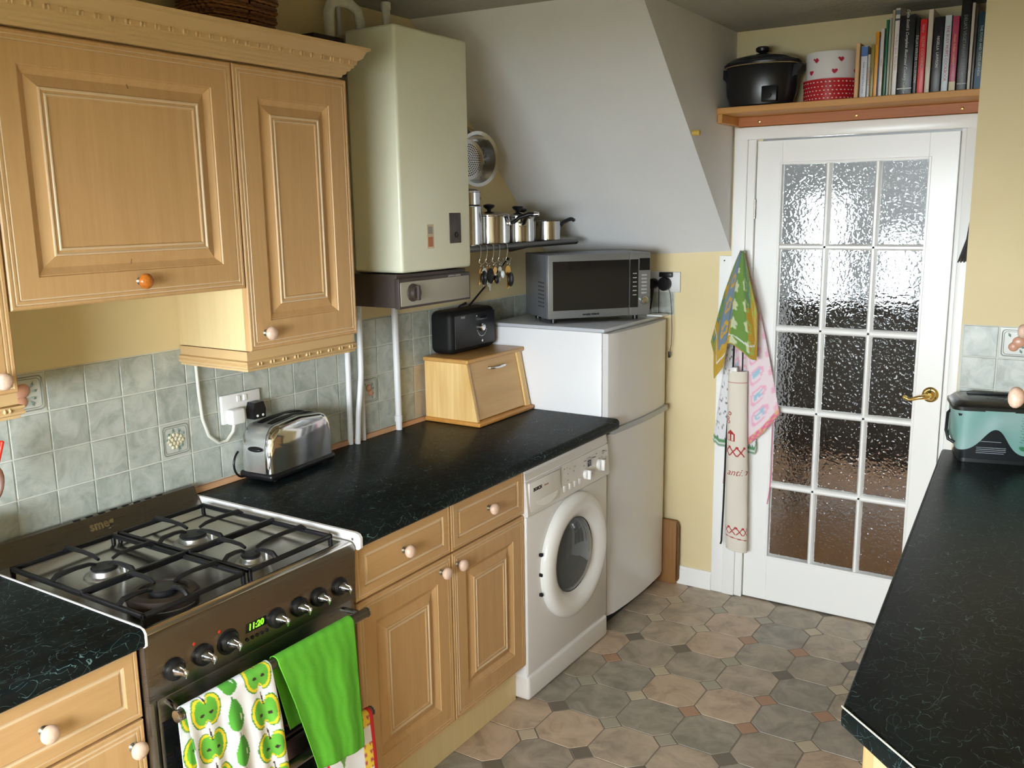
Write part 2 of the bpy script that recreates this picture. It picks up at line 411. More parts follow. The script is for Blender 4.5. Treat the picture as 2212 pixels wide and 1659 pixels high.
# near wall with the window the light comes from
wn = MB(); WX0, WX1, WZ0, WZ1 = .35, 2.15, .98, 1.79
wn.box(X0 - .12, WX0, -3.6, -3.48, 0, ZC); wn.box(WX1, 2.9, -3.6, -3.48, 0, ZC); wn.box(WX0, WX1, -3.6, -3.48, 0, WZ0); wn.box(WX0, WX1, -3.6, -3.48, WZ1, ZC)
tag(wn.build('wall_near', mat('near_wall_low_bounce', '#a89878', .8), smooth=0), 'wall with the kitchen window, darkened to cut bounced light', kind='structure')  # unseen wall, colour taken down so less light bounces off it
win = struct('window_1', 'white framed kitchen window')
f = MB()
for a, b in ((WX0, WX0 + .05), (WX1 - .05, WX1), (1.22, 1.27)): f.box(a, b, -3.57, -3.51, WZ0, WZ1)
f.box(WX0, WX1, -3.57, -3.51, WZ0, WZ0 + .05); f.box(WX0, WX1, -3.57, -3.51, WZ1 - .05, WZ1)
f.build('window_frame', GLOSSW, win, 0)
MB().box(WX0 - .03, WX1 + .03, -3.5, -3.38, WZ0 - .03, WZ0).build('window_sill', GLOSSW, win, 0)
tag(MB().box(-9, 12, -16, -3.72, -.4, -.3).build('ground', speck('dark_ground', '#5a584f', '#4a5138', 3, .9), smooth=0), 'unseen dark ground added outside the kitchen window to weaken upward light', kind='structure')  # added ground plane, kept dark so little light comes up through the window
tag(MB().box(-9, 12, 4.5, 16, -.4, -.3).build('ground_front', MATS['dark_ground'], smooth=0), 'ground outside the hall windows', kind='structure')
# --- wall tiles
TP = .1054; TY = -1.0513; TZ = 1.348
def tile_mesh(name, mt, sx=.0037, h=TP - .0042):
    b = MB(); b.rbox(0, sx, -h / 2, h / 2, -h / 2, h / 2, .0010, 1); return b
tm = tile_mesh('tile', TILE); t0 = tm.build('tile', TILE, wl, 25); t1 = tile_mesh('tile', TILEB).build('tile', TILEB, wl, 25)
gb = MB().box(X0, X0 + .0022, -2.45, YW, TZ - 4 * TP - .016, TZ + .001).build('grout_bed', GROUT, wl, 0)
def fruit_relief(parent, kind, S):
    """relief decoration in tile space (outward x, across y, up z), parent is the tile"""
    rim = MB()
    for (a, b) in ((.043, .039), (.0375, .0365)):
        pts = []
        for (cx, cy, a0) in ((1, 1, 0), (-1, 1, 90), (-1, -1, 180), (1, -1, 270)):
            for q in range(5):
                t = R(a0 + q * 22.5); pts.append((.0045, cx * (a - .010) + .010 * math.cos(t), cy * (a - .010) + .010 * math.sin(t)))
        pts.append(pts[0]); rim.tube(pts, .0021 if a > .04 else .0012, 6, caps=False, flat=.8)
    rim.build('relief_border', DECOB, parent, 40, world=False)
    GR = mat('relief_leaf', '#7d948c', .3); 
    if kind == 'grape':
        fm = mat('relief_grape', '#cdc6a8', .25)
        rows = [(-.018, .012), (-.006, .016), (.007, .014), (.019, .008), (-.024, 0), (-.012, .003), (.001, .004), (.013, .001), (.024, -.003), (-.017, -.010), (-.005, -.009), (.007, -.011), (.017, -.010), (-.010, -.021), (.002, -.021)]
        for y, z in rows: MB().sphere((.004, y, z), (.0045, .0065, .0065), 10).build('relief_grape', fm, parent, 60, world=False)
        lv = [(-.024, .019, 30), (-.008, .028, 80), (.012, .026, 110), (.026, .017, 150), (-.031, .004, 10), (.020, -.020, 210), (.010, -.028, 250)]
    else:
        fm = mat('relief_peach', '#cf9a80', .3)
        sp = {'peach': [(-.008, .010, .019), (-.014, -.018, .016)], 'apple': [(-.002, .010, .014), (.008, -.010, .013)], 'pear': [(.006, .004, .020), (-.008, -.012, .016)]}[kind]
        for y, z, r in sp: MB().sphere((.004, y, z), (.007, r, r * .95), 14).build('relief_fruit', fm, parent, 60, world=False)
        lv = [(.016, .022, 60), (.022, .006, 20), (.018, -.012, -20), (.014, -.026, -60), (-.022, .026, 120)]
    for y, z, a in lv:
        t = R(a); d = Vector((0, math.cos(t), math.sin(t))); n_ = Vector((0, -math.sin(t), math.cos(t))); o = Vector((.004, y, z))
        MB().add([o - d * .009, o + n_ * .004 + Vector((.003, 0, 0)), o + d * .009, o - n_ * .004 + Vector((.003, 0, 0)), o], [(0, 3, 1), (3, 2, 1)]).build('relief_leaf', GR, parent, 0, world=False, fix=False)
deco = {(-3, 0): 'peach', (1, 2): 'grape', (9, 2): 'apple'}
first = {0: True, 1: True}
for k in range(-13, 23):
    for r in range(4):
        y = TY + (k + .5) * TP; z = TZ - (r + .5) * TP
        if y > YW - .02: continue
        beige = k >= 12 and r >= 2
        src = t1 if beige else t0
        if (k, r) in deco:
            o = tile_mesh('decor_tile', FRAMET).build('decor_tile', FRAMET, wl, 25); o['label'] = 'relief tile with %s' % {'peach': 'two peaches', 'grape': 'a bunch of pale grapes', 'apple': 'red apples'}[deco[(k, r)]]
            o.location = (X0 + .002, y, z); fruit_relief(o, deco[(k, r)], 0); continue
        if first[beige]: o = src; first[beige] = False
        else: o = src.copy(); COL.objects.link(o)
        o.location = (X0 + .002, y, z)
        if y > -.9 and random.random() < .3: o.rotation_euler.x = R(random.choice((90, 180, 270)))
# slim wooden strip sealing the worktop to the tiles
tr = MB().prism([(X0 + .0058, .911), (X0 + .022, .911), (X0 + .020, .918), (X0 + .013, .925), (X0 + .0058, .926)], 'y', -.86, .62).build('trim_1', TRIMW, smooth=0)
tag(tr, 'narrow wooden strip between worktop and tiles', kind='structure')
# tiles on the far wall below the socket and on the pier
gf = MB().box(.30, .588, YW - .002, YW, 1.258, 1.364).build('grout_bed', GROUT, wf, 0)
for k in range(2):
    o = t0.copy(); COL.objects.link(o); o.parent = wf; o.rotation_euler = (0, 0, R(-90)); o.location = (.534 - k * TP, YW - .002, 1.311)
gp = MB().box(XP + .003, 2.42, YP - .0022, YP, .905, 1.333).build('grout_bed', GROUT, wp, 0)
for k in range(6):
    for r in range(4):
        x = XP + .008 + (k + .5) * TP * 1.01; z = 1.332 - (r + .5) * TP
        if k == 1 and r == 0:
            o = tile_mesh('decor_tile', FRAMET).build('decor_tile', FRAMET, wp, 25); o['label'] = 'relief tile with a pink pear'; fruit_relief(o, 'pear', 0)
        else: o = t0.copy(); COL.objects.link(o); o.parent = wp
        o.rotation_euler = (0, 0, R(-90)); o.location = (x, YP - .002, z)
# --- door lining and architrave
def jamb(name, x0, x1, z0, z1, y0=YW - .02):
    return MB().rbox(x0, x1, y0, YW + .004, z0, z1, .004, 2)
ar = struct('trim_2', 'white gloss door surround')
MB().rbox(.849, .905, YW - .020, YW, 0, 2.045, .004).build('architrave', GLOSSW, ar)
MB().rbox(.905, .938, YW - .012, YW + .03, 0, 2.0, .003).build('door_stop', GLOSSW, ar)
MB().rbox(1.72, 1.768, YW - .020, YW, 0, 2.045, .004).build('architrave', GLOSSW, ar)
MB().rbox(1.704, 1.72, YW - .012, YW + .03, 0, 2.0, .003).build('door_stop', GLOSSW, ar)
MB().rbox(.849, 1.768, YW - .021, YW, 2.0, 2.05, .004).build('architrave', GLOSSW, ar)
hb = MB().rbox(.795, .849, YW - .014, YW, 0, 1.525, .003).build('hook_board', GLOSSW, ar)
MB().lathe([(.003, 0), (.003, .002), (.001, .003)], (.818, YW - .014, 1.505), '-y', 10).build('screw', BLACKM, hb)
bb = MB().prism([(YW, 0), (YW, .085), (YW - .010, .085), (YW - .016, .075), (YW - .016, 0)], 'x', -.05, .795)
tag(bb.build('baseboard_far', GLOSSW, smooth=0), 'white skirting board beside the fridge', kind='structure')
# --- glazed door
door = struct('door_1', 'white fifteen pane glazed door with brass lever handle')
DY0, DY1 = YW - .002, YW + .036
DX0, DX1, DZ0, DZ1 = .942, 1.699, .006, 1.993
cols = [(1.046, 1.217), (1.240, 1.405), (1.427, 1.597)]; rows = [(1.577, 1.896), (1.237, 1.553), (.888, 1.209), (.549, .861), (.214, .522)]
for nm, a, b, z0, z1 in (('stile', DX0, cols[0][0], DZ0, DZ1), ('stile', cols[2][1], DX1, DZ0, DZ1), ('top_rail', cols[0][0], cols[2][1], rows[0][1], DZ1), ('bottom_rail', cols[0][0], cols[2][1], DZ0, rows[4][0])):
    MB().rbox(a, b, DY0, DY1, z0, z1, .0015, 1).build(nm, GLOSSW, door)
def muntin(x0, x1, z0, z1, vert):
    b = MB()
    if vert:
        m = (x0 + x1) / 2; b.prism([(x0, DY1), (x0, DY0 + .014), (x0 + .004, DY0 + .008), (m - .004, DY0 + .002), (m + .004, DY0 + .002), (x1 - .004, DY0 + .008), (x1, DY0 + .014), (x1, DY1)], 'z', z0, z1)
    else:
        m = (z0 + z1) / 2; b.prism([(DY1, z0), (DY0 + .014, z0), (DY0 + .008, z0 + .004), (DY0 + .002, m - .004), (DY0 + .002, m + .004), (DY0 + .008, z1 - .004), (DY0 + .014, z1), (DY1, z1)], 'x', x0, x1)
    return b.build('glazing_bar', GLOSSW, door, 50)
for k in range(2): muntin(cols[k][1], cols[k + 1][0], rows[4][0], rows[0][1], True)
for k in range(4): muntin(cols[0][0], cols[2][1], rows[k + 1][1], rows[k][0], False)
# raised beads round the outside of the glazed area
for (a, b, z0, z1) in ((cols[0][0] - .010, cols[0][0], rows[4][0] - .010, rows[0][1] + .010), (cols[2][1], cols[2][1] + .010, rows[4][0] - .010, rows[0][1] + .010)):
    MB().rbox(a, b, DY0 - .003, DY0 + .004, z0, z1, .002, 1).build('bead', GLOSSW, door)
for (z0, z1) in ((rows[4][0] - .010, rows[4][0]), (rows[0][1], rows[0][1] + .010)):
    MB().rbox(cols[0][0], cols[2][1], DY0 - .003, DY0 + .004, z0, z1, .002, 1).build('bead', GLOSSW, door)
GLASS = mat('hammered_glass', (.97, .98, .98), .03, 0, Transmission_Weight=1.0, IOR=1.30)
_v = nd(GLASS, 'ShaderNodeTexVoronoi', feature='SMOOTH_F1'); _v.inputs['Scale'].default_value = 68; _v.inputs['Smoothness'].default_value = .4
_nn = noise(GLASS, coords(GLASS), 30, 2); _mx = mixc(GLASS, .03, coords(GLASS), _nn.outputs['Color'])
lk(GLASS, _mx, _v.inputs['Vector']); bump(GLASS, _v.outputs['Distance'], .65, .0045)
for (x0, x1) in cols:
    for (z0, z1) in rows:
        MB().box(x0 - .003, x1 + .003, DY0 + .020, DY0 + .024, z0 - .003, z1 + .003).build('pane', GLASS, door, 0)
for z in (1.72, 1.0, .25):
    h = MB().cyl((DX0 - .002, DY0 - .004, z - .04), (DX0 - .002, DY0 - .004, z + .04), .005, n=10)
    for q in (-.02, .005, .03): h.cyl((DX0 - .002, DY0 - .004, z + q), (DX0 - .002, DY0 - .004, z + q + .002), .0065, n=10)
    h.build('hinge', mat('hinge_steel', (.25, .23, .2), .4, 1.0), door)
hd = MB().lathe([(.030, 0), (.030, .003), (.026, .006), (.020, .007), (.018, .010), (.011, .013), (.0095, .030)], (1.660, DY0, 1.0), '-y', 24).build('handle', BRASS, door)
MB().tube([(1.660, DY0 - .030, 1.0), (1.660, DY0 - .044, 1.0), (1.650, DY0 - .052, .999), (1.625, DY0 - .054, .994), (1.605, DY0 - .053, .986), (1.590, DY0 - .052, .984), (1.578, DY0 - .051, .990)], [.009, .0095, .010, .0085, .007, .0065, .006], 12).build('lever', BRASS, hd, 60)
MB().sphere((1.576, DY0 - .051, .991), .0085, 12).build('lever_scroll', BRASS, hd, 60)
for a in (90, 210, 330): MB().lathe([(.003, 0), (.003, .0015), (.001, .002)], (1.660 + .022 * math.cos(R(a)), DY0 - .0055, 1.0 + .022 * math.sin(R(a))), '-y', 8).build('screw', BLACKM, hd)
# --- hall seen through the glass
HALLW = mat('hall_wall', '#bcbec0', .9); HALLF = wood('hall_floor_boards', '#7a5632', '#5f4024', 'y', .25)
hf = MB().box(-1.6, 3.2, 1.40, 4.5, -.06, -.001).build('floor_hall', HALLF, smooth=0); tag(hf, 'brown hall floor behind the glazed door', kind='structure')
hw = MB()
WA = [(.34, .64, 1.07, 1.80), (.87, 1.12, 1.04, 1.54)]
hw.box(-1.6, .34, 4.2, 4.3, 0, ZC); hw.box(.64, .87, 4.2, 4.3, 0, ZC); hw.box(1.12, 3.2, 4.2, 4.3, 0, ZC)
for (a, b, z0, z1) in WA: hw.box(a, b, 4.2, 4.3, 0, z0); hw.box(a, b, 4.2, 4.3, z1, ZC)
hw.box(-1.7, -1.6, 1.376, 4.3, 0, ZC); hw.box(3.2, 3.3, 1.376, 2.55, 0, ZC); hw.box(3.2, 3.3, 3.25, 4.3, 0, ZC); hw.box(3.2, 3.3, 2.55, 3.25, 0, 1.1); hw.box(3.2, 3.3, 2.55, 3.25, 1.9, ZC); hw.box(-1.6, X0 - .12, 1.376, 1.40, 0, ZC); hw.box(XP + .1, 3.2, 1.376, 1.40, 0, ZC)  # gap in the right-hand wall is an added light opening
tag(hw.build('wall_hall', HALLW, smooth=0), 'hall walls with two bright windows behind the glazed door and an added side opening', kind='structure')
tag(MB().box(-1.6, 3.2, 1.376, 4.3, ZC, ZC + .1).build('ceiling_hall', CEIL, smooth=0), 'hall ceiling behind the glazed door', kind='structure')
sb = thing('sideboard', 'dark sideboard in the hall, dimly seen through the glazed door', 'sideboard', (1.2, 2.9, 0))
DKW = wood('dark_furniture', '#241a16', '#171110', 'x', .4)
MB().rbox(.68, 1.72, 2.72, 3.1, .30, 1.16, .01).build('body', DKW, sb); MB().rbox(.64, 1.76, 2.68, 3.14, 1.16, 1.2, .008).build('top', DKW, sb)
for x in (.74, 1.66):
    for y in (2.78, 3.04): MB().cyl((x, y, 0), (x, y, .30), .018, .028, 12).build('leg', DKW, sb)
for x in (.95, 1.45): MB().rbox(x - .22, x + .22, 2.708, 2.722, .36, 1.1, .005).build('door', DKW, sb)
# ================================================================== CABINETS
XU = .244; ZUT = 2.118
def wall_cab(label, y0, y1, z0, doors, sidez=None):
    t = thing('wall_cabinet', label, 'cabinet', (X0, (y0 + y1) / 2, z0))
    MB().box(X0 + .0005, XU - .021, y0 + .002, y1 - .002, z0 + .002, ZUT + .003).build('body', CABSIDE, t, 0)
    return t
# narrow cabinet at the left edge
PELM = [(0, 1.358), (.004, 1.358), (.004, 1.333), (.012, 1.330), (.014, 1.325), (.010, 1.321), (.014, 1.317), (.013, 1.312), (.006, 1.309), (.006, 1.303), (0, 1.303)]
def pelmet(t, y0, y1, ret_left, ret_right):
    xi = XU - .018
    def path(d):
        p = []
        if ret_left: p.append((X0 + .0045, y0 - d))
        p.append((xi + d, y0 - (d if ret_left else 0)))
        p.append((xi + d, y1 + (d if ret_right else 0)))
        if ret_right: p.append((X0 + .0045, y1 + d))
        return p
    pm = sweep(MB(), [(d - .014 if i in (0, len(PELM) - 1) else d, z) for i, (d, z) in enumerate(PELM)], path).build('pelmet', MOULD, t, 30)
    y = y1 - .02
    bp = None
    while y > y0 + .01:
        for dy in (0, .011):
            if bp is None: bp = MB().sphere((0, 0, 0), (.0045, .0036, .0058), 8).build('bead', MOULD, pm, 60, world=False); o = bp
            else: o = bp.copy(); COL.objects.link(o)
            o.location = FR[t.name] @ Vector((xi + .0125, y - dy, 1.3225))
        y -= .046
ca = wall_cab('pale wood wall cabinet cut off at the left edge, pinkish wooden knob', -1.93, -1.489, 1.358, 1)
panel_door(ca, -1.928, -1.490, 1.360, ZUT - .002, XU, .078, (-1.532, 1.393))
pelmet(ca, -1.928, -1.492, False, True)
cb = wall_cab('wide pale wood cabinet over the cooker with an orange wooden knob', -1.488, -.849, 1.55, 1)
panel_door(cb, -1.486, -.850, 1.534, ZUT - .002, XU, .068, (-1.172, 1.577), KNOBO)
for pts_ in ([(XU - .0035, -1.154, 2.0455), (XU - .0105, -1.153, 2.0345), (XU - .0118, -1.152, 2.0312), (XU - .0085, -1.151, 2.022)], [(XU - .0085, -1.182, 1.630), (XU - .0115, -1.1825, 1.6215), (XU - .0105, -1.183, 1.6175)]): MB().tube(pts_, .0008, 6).build('wood_split', mat('split_dark', '#5a4630', .7), cb)
cc = wall_cab('tall narrow pale wood wall cabinet beside the cream boiler', -.848, -.418, 1.358, 1)
panel_door(cc, -.846, -.419, 1.360, ZUT - .002, XU, .078, (-.791, 1.406))
pelmet(cc, -.846, -.421, True, False)
# cornice along the tops
CP = [(-.03, 2.121), (.004, 2.121), (.006, 2.128), (.013, 2.131), (.015, 2.137), (.022, 2.140), (.024, 2.146), (.030, 2.149), (.031, 2.155), (.036, 2.157), (.038, 2.168), (.044, 2.171), (.050, 2.176), (.054, 2.186), (.058, 2.193), (.066, 2.197), (.067, 2.204), (-.03, 2.204)]
cor = thing('cornice', 'pale wood cornice moulding with beads along the cabinet tops', 'moulding', (XU, -1.2, 2.121))
def cpath(d): return [(XU + d, -1.93), (XU + d, -.445 + d), (X0 + .001, -.445 + d)]
cm = sweep(MB(), CP, cpath).build('moulding', MOULD, cor, 30)
bp = None; y = -.432
while y > -1.9:
    for dy in (0, .010):
        if bp is None: bp = MB().sphere((0, 0, 0), (.0048, .0032, .0068), 8).build('bead', MOULD, cor, 60, world=False); o = bp
        else: o = bp.copy(); COL.objects.link(o)
        o.location = FR[cor.name] @ Vector((XU + .0375, y - dy, 2.1625))
    y -= .0385
# woven basket on top
bk = thing('wicker_basket', 'dark brown woven basket standing on top of the wall cabinets', 'basket', (.06, -.70, 2.205))
WIC = mat('wicker', '#6b3f18', .6)
_w = nd(WIC, 'ShaderNodeTexWave', wave_type='BANDS', bands_direction='Z'); _w.inputs['Scale'].default_value = 38; _w.inputs['Distortion'].default_value = 1.5
lk(WIC, coords(WIC), _w.inputs['Vector']); _n = noise(WIC, coords(WIC, (60, 60, 60)), 1.0, 3)
lk(WIC, mixc(WIC, _n.outputs['Fac'], ramp(WIC, _w.outputs['Fac'], [(.2, '#4a2810'), (.7, '#a06a2c')]), '#5a3212'), P(WIC).inputs['Base Color'])
def wicker_row(z, r0, ph):
    pts = []
    for k in range(73):
        a = 2 * math.pi * k / 72; w = .0035 * (1 if (k + ph) % 2 else -1)
        ex = max(abs(math.cos(a)), abs(math.sin(a))) ** .55
        pts.append((.075 + (r0 * .62 + w) * math.cos(a) / ex, -.700 + (r0 + w) * math.sin(a) / ex, z))
    return pts
for k in range(14):
    MB().tube(wicker_row(2.2115 + k * .0125, .118 + .0016 * k, k), .0068, 6, caps=False).build('weave', WIC, bk, 60)
MB().rbox(.012, .138, -.80, -.60, 2.205, 2.212, .003).build('base', WIC, bk)
MB().tube(wicker_row(2.39, .143, 0), .010, 6, caps=False).build('rim', WIC, bk, 60)

# ---------------------------------------------------------------- base units
XF = .589
def base_cab(name, label, y0, y1):
    t = thing(name, label, 'cabinet', (.3, (y0 + y1) / 2, 0))
    MB().box(-.03, XF - .021, y0 + .002, y1 - .002, .14, .868).build('body', CABSIDE, t, 0)
    MB().rbox(.52, .545, y0 + .002, y1 - .002, 0, .14, .001, 1).build('plinth', CABSIDE, t)
    return t
bl = base_cab('base_cabinet', 'pale wood base unit left of the cooker, one drawer above a door', -1.95, -1.505)
panel_door(bl, -1.915, -1.497, .706, .866, XF, 0, (-1.706, .784), name='drawer', prof=drawer_profile())
panel_door(bl, -1.915, -1.497, .144, .700, XF, .07, (-1.529, .654))
bmid = base_cab('base_cabinet', 'pale wood base unit between cooker and washing machine, two drawers over two doors', -.851, -.004)
panel_door(bmid, -.846, -.425, .706, .866, XF, 0, (-.647, .790), name='drawer', prof=drawer_profile())
panel_door(bmid, -.421, -.006, .706, .866, XF, 0, (-.221, .791), name='drawer', prof=drawer_profile())
panel_door(bmid, -.846, -.425, .144, .700, XF, .07, (-.479, .664))
panel_door(bmid, -.421, -.006, .144, .700, XF, .07, (-.396, .661))
bfar = base_cab('base_cabinet', 'pale wood base units at the near end of the left run, added out of view to cut bounced light', -3.45, -1.952)  # unseen units added to soak up light bouncing off the cream wall
for k in range(3): panel_door(bfar, -3.44 + k * .495, -2.955 + k * .495, .144, .866, XF, .07, (-3.02 + k * .495, .80))
cn_ = wall_cab('pale wood wall cabinets at the near end of the left run, added out of view to cut bounced light', -3.45, -1.932, 1.358, 1)  # unseen cabinets, added for less bounce from the bare wall
for k in range(3): panel_door(cn_, -3.44 + k * .502, -2.945 + k * .502, 1.360, ZUT - .002, XU, .078, (-3.0 + k * .502, 1.40))
# ---------------------------------------------------------------- worktops
def wt_prof(xb, xf):
    return [(xb, .87), (xf - .006, .87), (xf - .002, .873), (xf, .879), (xf, .899), (xf - .004, .906), (xf - .011, .910), (xb, .910)]
wm = thing('worktop', 'dark worktop with toaster and bread bin, white end strip by the cooker', 'worktop', (.28, -.1, .87))
MB().prism(wt_prof(X0 + .006, .623), 'y', -.853, .656).build('slab', WORK, wm, 40)
es = MB().prism([(X0 + .02, .866), (.618, .866), (.626, .872), (.627, .900), (.620, .909), (.608, .912), (X0 + .02, .912)], 'y', -.862, -.853).build('end_strip', mat('white_strip', '#e6e6e6', .3), wm, 12)
for x in (.30, .52, .60): MB().lathe([(.004, 0), (.004, .001), (.002, .0012)], (x, -.862, .893), '-y', 10).build('screw', PEWTER, es)
wlf = thing('worktop', 'dark green worktop corner left of the cooker', 'worktop', (.28, -1.8, .87))
MB().prism(wt_prof(X0 + .006, .623), 'y', -3.45, -1.500).build('slab', WORK, wlf, 40)  # unseen near stretch added with the units to reduce light bounce
MB().prism([(X0 + .01, .868), (.618, .868), (.626, .874), (.6265, .900), (.620, .909), (.608, .9125), (X0 + .01, .9125)], 'y', -1.500, -1.4965).build('end_strip', mat('white_strip'), wlf, 30)

# ---------------------------------------------------------------- cooker
ck = thing('cooker', 'stainless steel gas cooker with seven knobs and two oven handles', 'cooker', (.28, -1.18, 0))
CY0, CY1 = -1.490, -.868
MB().rbox(-.035, .565, CY0, CY1, .06, .868, .003).build('body', BRUSH, ck)
for y in (CY0 + .06, CY1 - .06):
    for x in (.05, .5): MB().cyl((x, y, 0), (x, y, .06), .02, n=12).build('foot', BLACK, ck)
# hob tray: sunk plate inside a raised rounded rim
hob = MB()
HP = [(.0, .868), (.0, .890), (.004, .894), (.018, .894), (.026, .884)]
hx0, hx1 = -.015, .606
o = len(hob.v)
rim = [(0, .862), (0, .882), (.004, .889), (.012, .892), (.022, .892), (.034, .880)]
for i, z in rim:
    hob.v += [(hx0 + i, CY0 + i, z), (hx1 - i, CY0 + i, z), (hx1 - i, CY1 - i, z), (hx0 + i, CY1 - i, z)]
for k in range(len(rim) - 1):
    for e in range(4): a = 4 * k + e; b = 4 * k + (e + 1) % 4; hob.f.append((a, b, b + 4, a + 4)); hob.m.append(0)
hob.f.append(tuple(4 * (len(rim) - 1) + e for e in range(4))); hob.m.append(0)
hob.f.append((3, 2, 1, 0)); hob.m.append(0)
hob.build('hob_plate', mat('hob_steel', (.55, .52, .48), .22, 1.0), ck, 50)
fas = MB().prism([(.566, .866), (.606, .884), (.612, .874), (.606, .735), (.566, .735)], 'y', CY0, CY1).build('control_panel', BRUSH, ck, 40)
MB().cyl((.592, CY0 + .008, .07), (.592, CY0 + .008, .86), .013, n=14).build('corner_post', BRUSH, ck)
MB().cyl((.592, CY1 - .008, .07), (.592, CY1 - .008, .735), .010, n=14).build('corner_post', BRUSH, ck)
# splashback with slots and lettering
sp = MB().prism([(-.034, .868), (.012, .884), (.006, .890), (-.020, .944), (-.034, .946)], 'y', CY0, CY1).build('splashback', BRUSH, ck, 20)
for k in range(8):
    y = -1.245 + k * .036
    MB().rbox(-.031, -.023, y, y + .020, .9445, .9465, .0008, 1).build('vent_slot', BLACKM, sp)
text(MB(), 'smeg', .034, axes((-.0075, -1.178, .921), (0, 1, 0), (-.43, 0, .90)), bold=.0012).build('lettering', CHROME, sp, 0)
# knobs
kp = None
def cooker_knob(y, z, big):
    b = MB().lathe([(.024, 0), (.025, .003), (.024, .009), (.020, .013), (.018, .014)], (.6085, y, z), 'x', 24).build('control_knob', BLACK, ck)
    MB().lathe([(.014, .012), (.0135, .020), (.010, .026), (.0085, .036), (.0075, .040), (.001, .0405)], (.6085, y, z), 'x', 20).build('knob_cap', STEEL, b)
    MB().tube([(.632, y, z + .010), (.645, y, z + .008), (.650, y, z), (.646, y, z - .012)], [.0028, .003, .003, .002], 8).build('knob_grip', STEEL, b)
    if big: MB().lathe([(.030, 0), (.030, .002), (.024, .004)], (.6080, y, z), 'x', 28).build('knob_bezel', BLACKM, b)
for i, y in enumerate((-1.430, -1.356, -1.286, -1.143, -1.071, -1.005, -.929)): cooker_knob(y, .789, i == 2)
dp = MB().rbox(.604, .6095, -1.236, -1.172, .785, .810, .002).build('clock_display', BGLASS, ck)
text(MB(), '11:20', .021, axes((.6102, -1.206, .797), (0, 1, 0), (0, 0, 1)), shear=.15, bold=.0004).build('clock_digits', DIGIT, dp, 0)
for k in range(5): MB().lathe([(.0045, 0), (.0045, .003), (.003, .004)], (.6075, -1.232 + k * .0145, .770), 'x', 10).build('clock_button', BLACK, ck)
for y in (-1.376, -1.308): MB().lathe([(.004, 0), (.004, .002), (.002, .003)], (.608, y, .822), 'x', 10).build('warning_lamp', REDLED, ck)
for y in (-1.43, -1.356, -1.286, -1.143, -1.071, -1.005, -.929): MB().box(.609, .6096, y - .006, y + .006, .833, .839).build('symbol', BLACKM, ck, 0)
# oven doors
def oven_door(z0, z1):
    d = MB().rbox(.566, .600, CY0 + .020, CY1 - .003, z0, z1, .004).build('oven_door', BRUSH, ck)
    MB().rbox(.598, .6025, CY0 + .026, CY1 - .009, z0 + .01, z1 - .055, .001, 1).build('door_glass', BGLASS, d)
    hz = z1 - .018
    MB().cyl((.662, -1.467, hz), (.662, -.892, hz), .0125, n=18).build('handle', BRUSH, d)
    for y in (-1.456, -.903):
        MB().tube([(.598, y + (.012 if y < -1.2 else -.012), hz + .003), (.630, y + (.006 if y < -1.2 else -.006), hz + .002), (.660, y, hz)], .007, 10).build('handle_bracket', STEEL, d)
    for y in (-1.468, -.891): MB().cyl((.662, y, hz), (.662, y + (.004 if y > -1.2 else -.004), hz), .0135, n=18).build('handle_cap', STEEL, d)
oven_door(.462, .733); oven_door(.09, .455)
# burners
def burner(x, y, r, wok=False):
    z = .880
    b = MB().lathe([(r + .016, 0), (r + .014, .003), (r + .004, .005), (r, .016), (r - .004, .018)], (x, y, z), 'z', 32).build('burner', mat('burner_alloy', (.5, .5, .48), .35, .9), ck)
    if wok:
        MB().lathe([(r + .020, .004), (r + .022, .014), (r + .014, .024), (r - .002, .027), (r - .004, .020)], (x, y, z), 'z', 32).build('burner_ring', mat('scorched_ring', (.035, .025, .02), .5, .4), b)
        MB().lathe([(r * .55, .018), (r * .56, .030), (r * .50, .033), (.001, .034)], (x, y, z), 'z', 28).build('burner_cap', IRON, b)
    else:
        MB().lathe([(r - .003, .017), (r - .001, .021), (r - .004, .0245), (.001, .0255)], (x, y, z), 'z', 28).build('burner_cap', IRON, b)
    MB().cyl((x + (r + .012) * .7, y + (r + .012) * .7, z), (x + (r + .012) * .7, y + (r + .012) * .7, z + .022), .003, n=8).build('spark_plug', WHITEPL, b)
burner(.475, -1.345, .058, True); burner(.225, -1.325, .033); burner(.225, -1.068, .036); burner(.470, -1.088, .026)
# pan supports
def pan_support(y0, y1, bs, left):
    z = .912; x0, x1 = .055, .565
    t = MB()
    t.rbox(x0, x1, y0, y0 + .010, z - .012, z, .003); t.rbox(x0, x1, y1 - .010, y1, z - .012, z, .003)
    t.rbox(x0, x0 + .010, y0, y1, z - .012, z, .003); t.rbox(x1 - .010, x1, y0, y1, z - .012, z, .003)
    xm = .345
    t.rbox(xm - .006, xm + .006, y0, y1, z - .010, z + .006, .003)
    fr = t.build('pan_support', IRON, ck)
    for (x, y) in ((x0, y0), (x1 - .01, y0), (x0, y1 - .01), (x1 - .01, y1 - .01)): MB().rbox(x, x + .010, y, y + .010, .8795, z - .004, .002, 1).build('support_foot', IRON, fr)
    for (bx, by, r) in bs:
        ends = [(bx, y0 + .005), (bx, y1 - .005), (x0 + .005 if bx < xm else xm, by), (xm if bx < xm else x1 - .005, by)]
        for (ex, ey) in ends:
            d = Vector((bx - ex, by - ey, 0)); L = d.length; d.normalize(); p = Vector((ex, ey, z - .002)); tip = L - r * .55
            pts = [p, p + d * .012 + Vector((0, 0, .010)), p + d * (tip * .55) + Vector((0, 0, .012)), p + d * (tip * .85) + Vector((0, 0, .010)), p + d * tip + Vector((0, 0, .004))]
            MB().tube(pts, [.006, .0065, .0055, .005, .004], 6).build('support_finger', IRON, fr, 50)
        
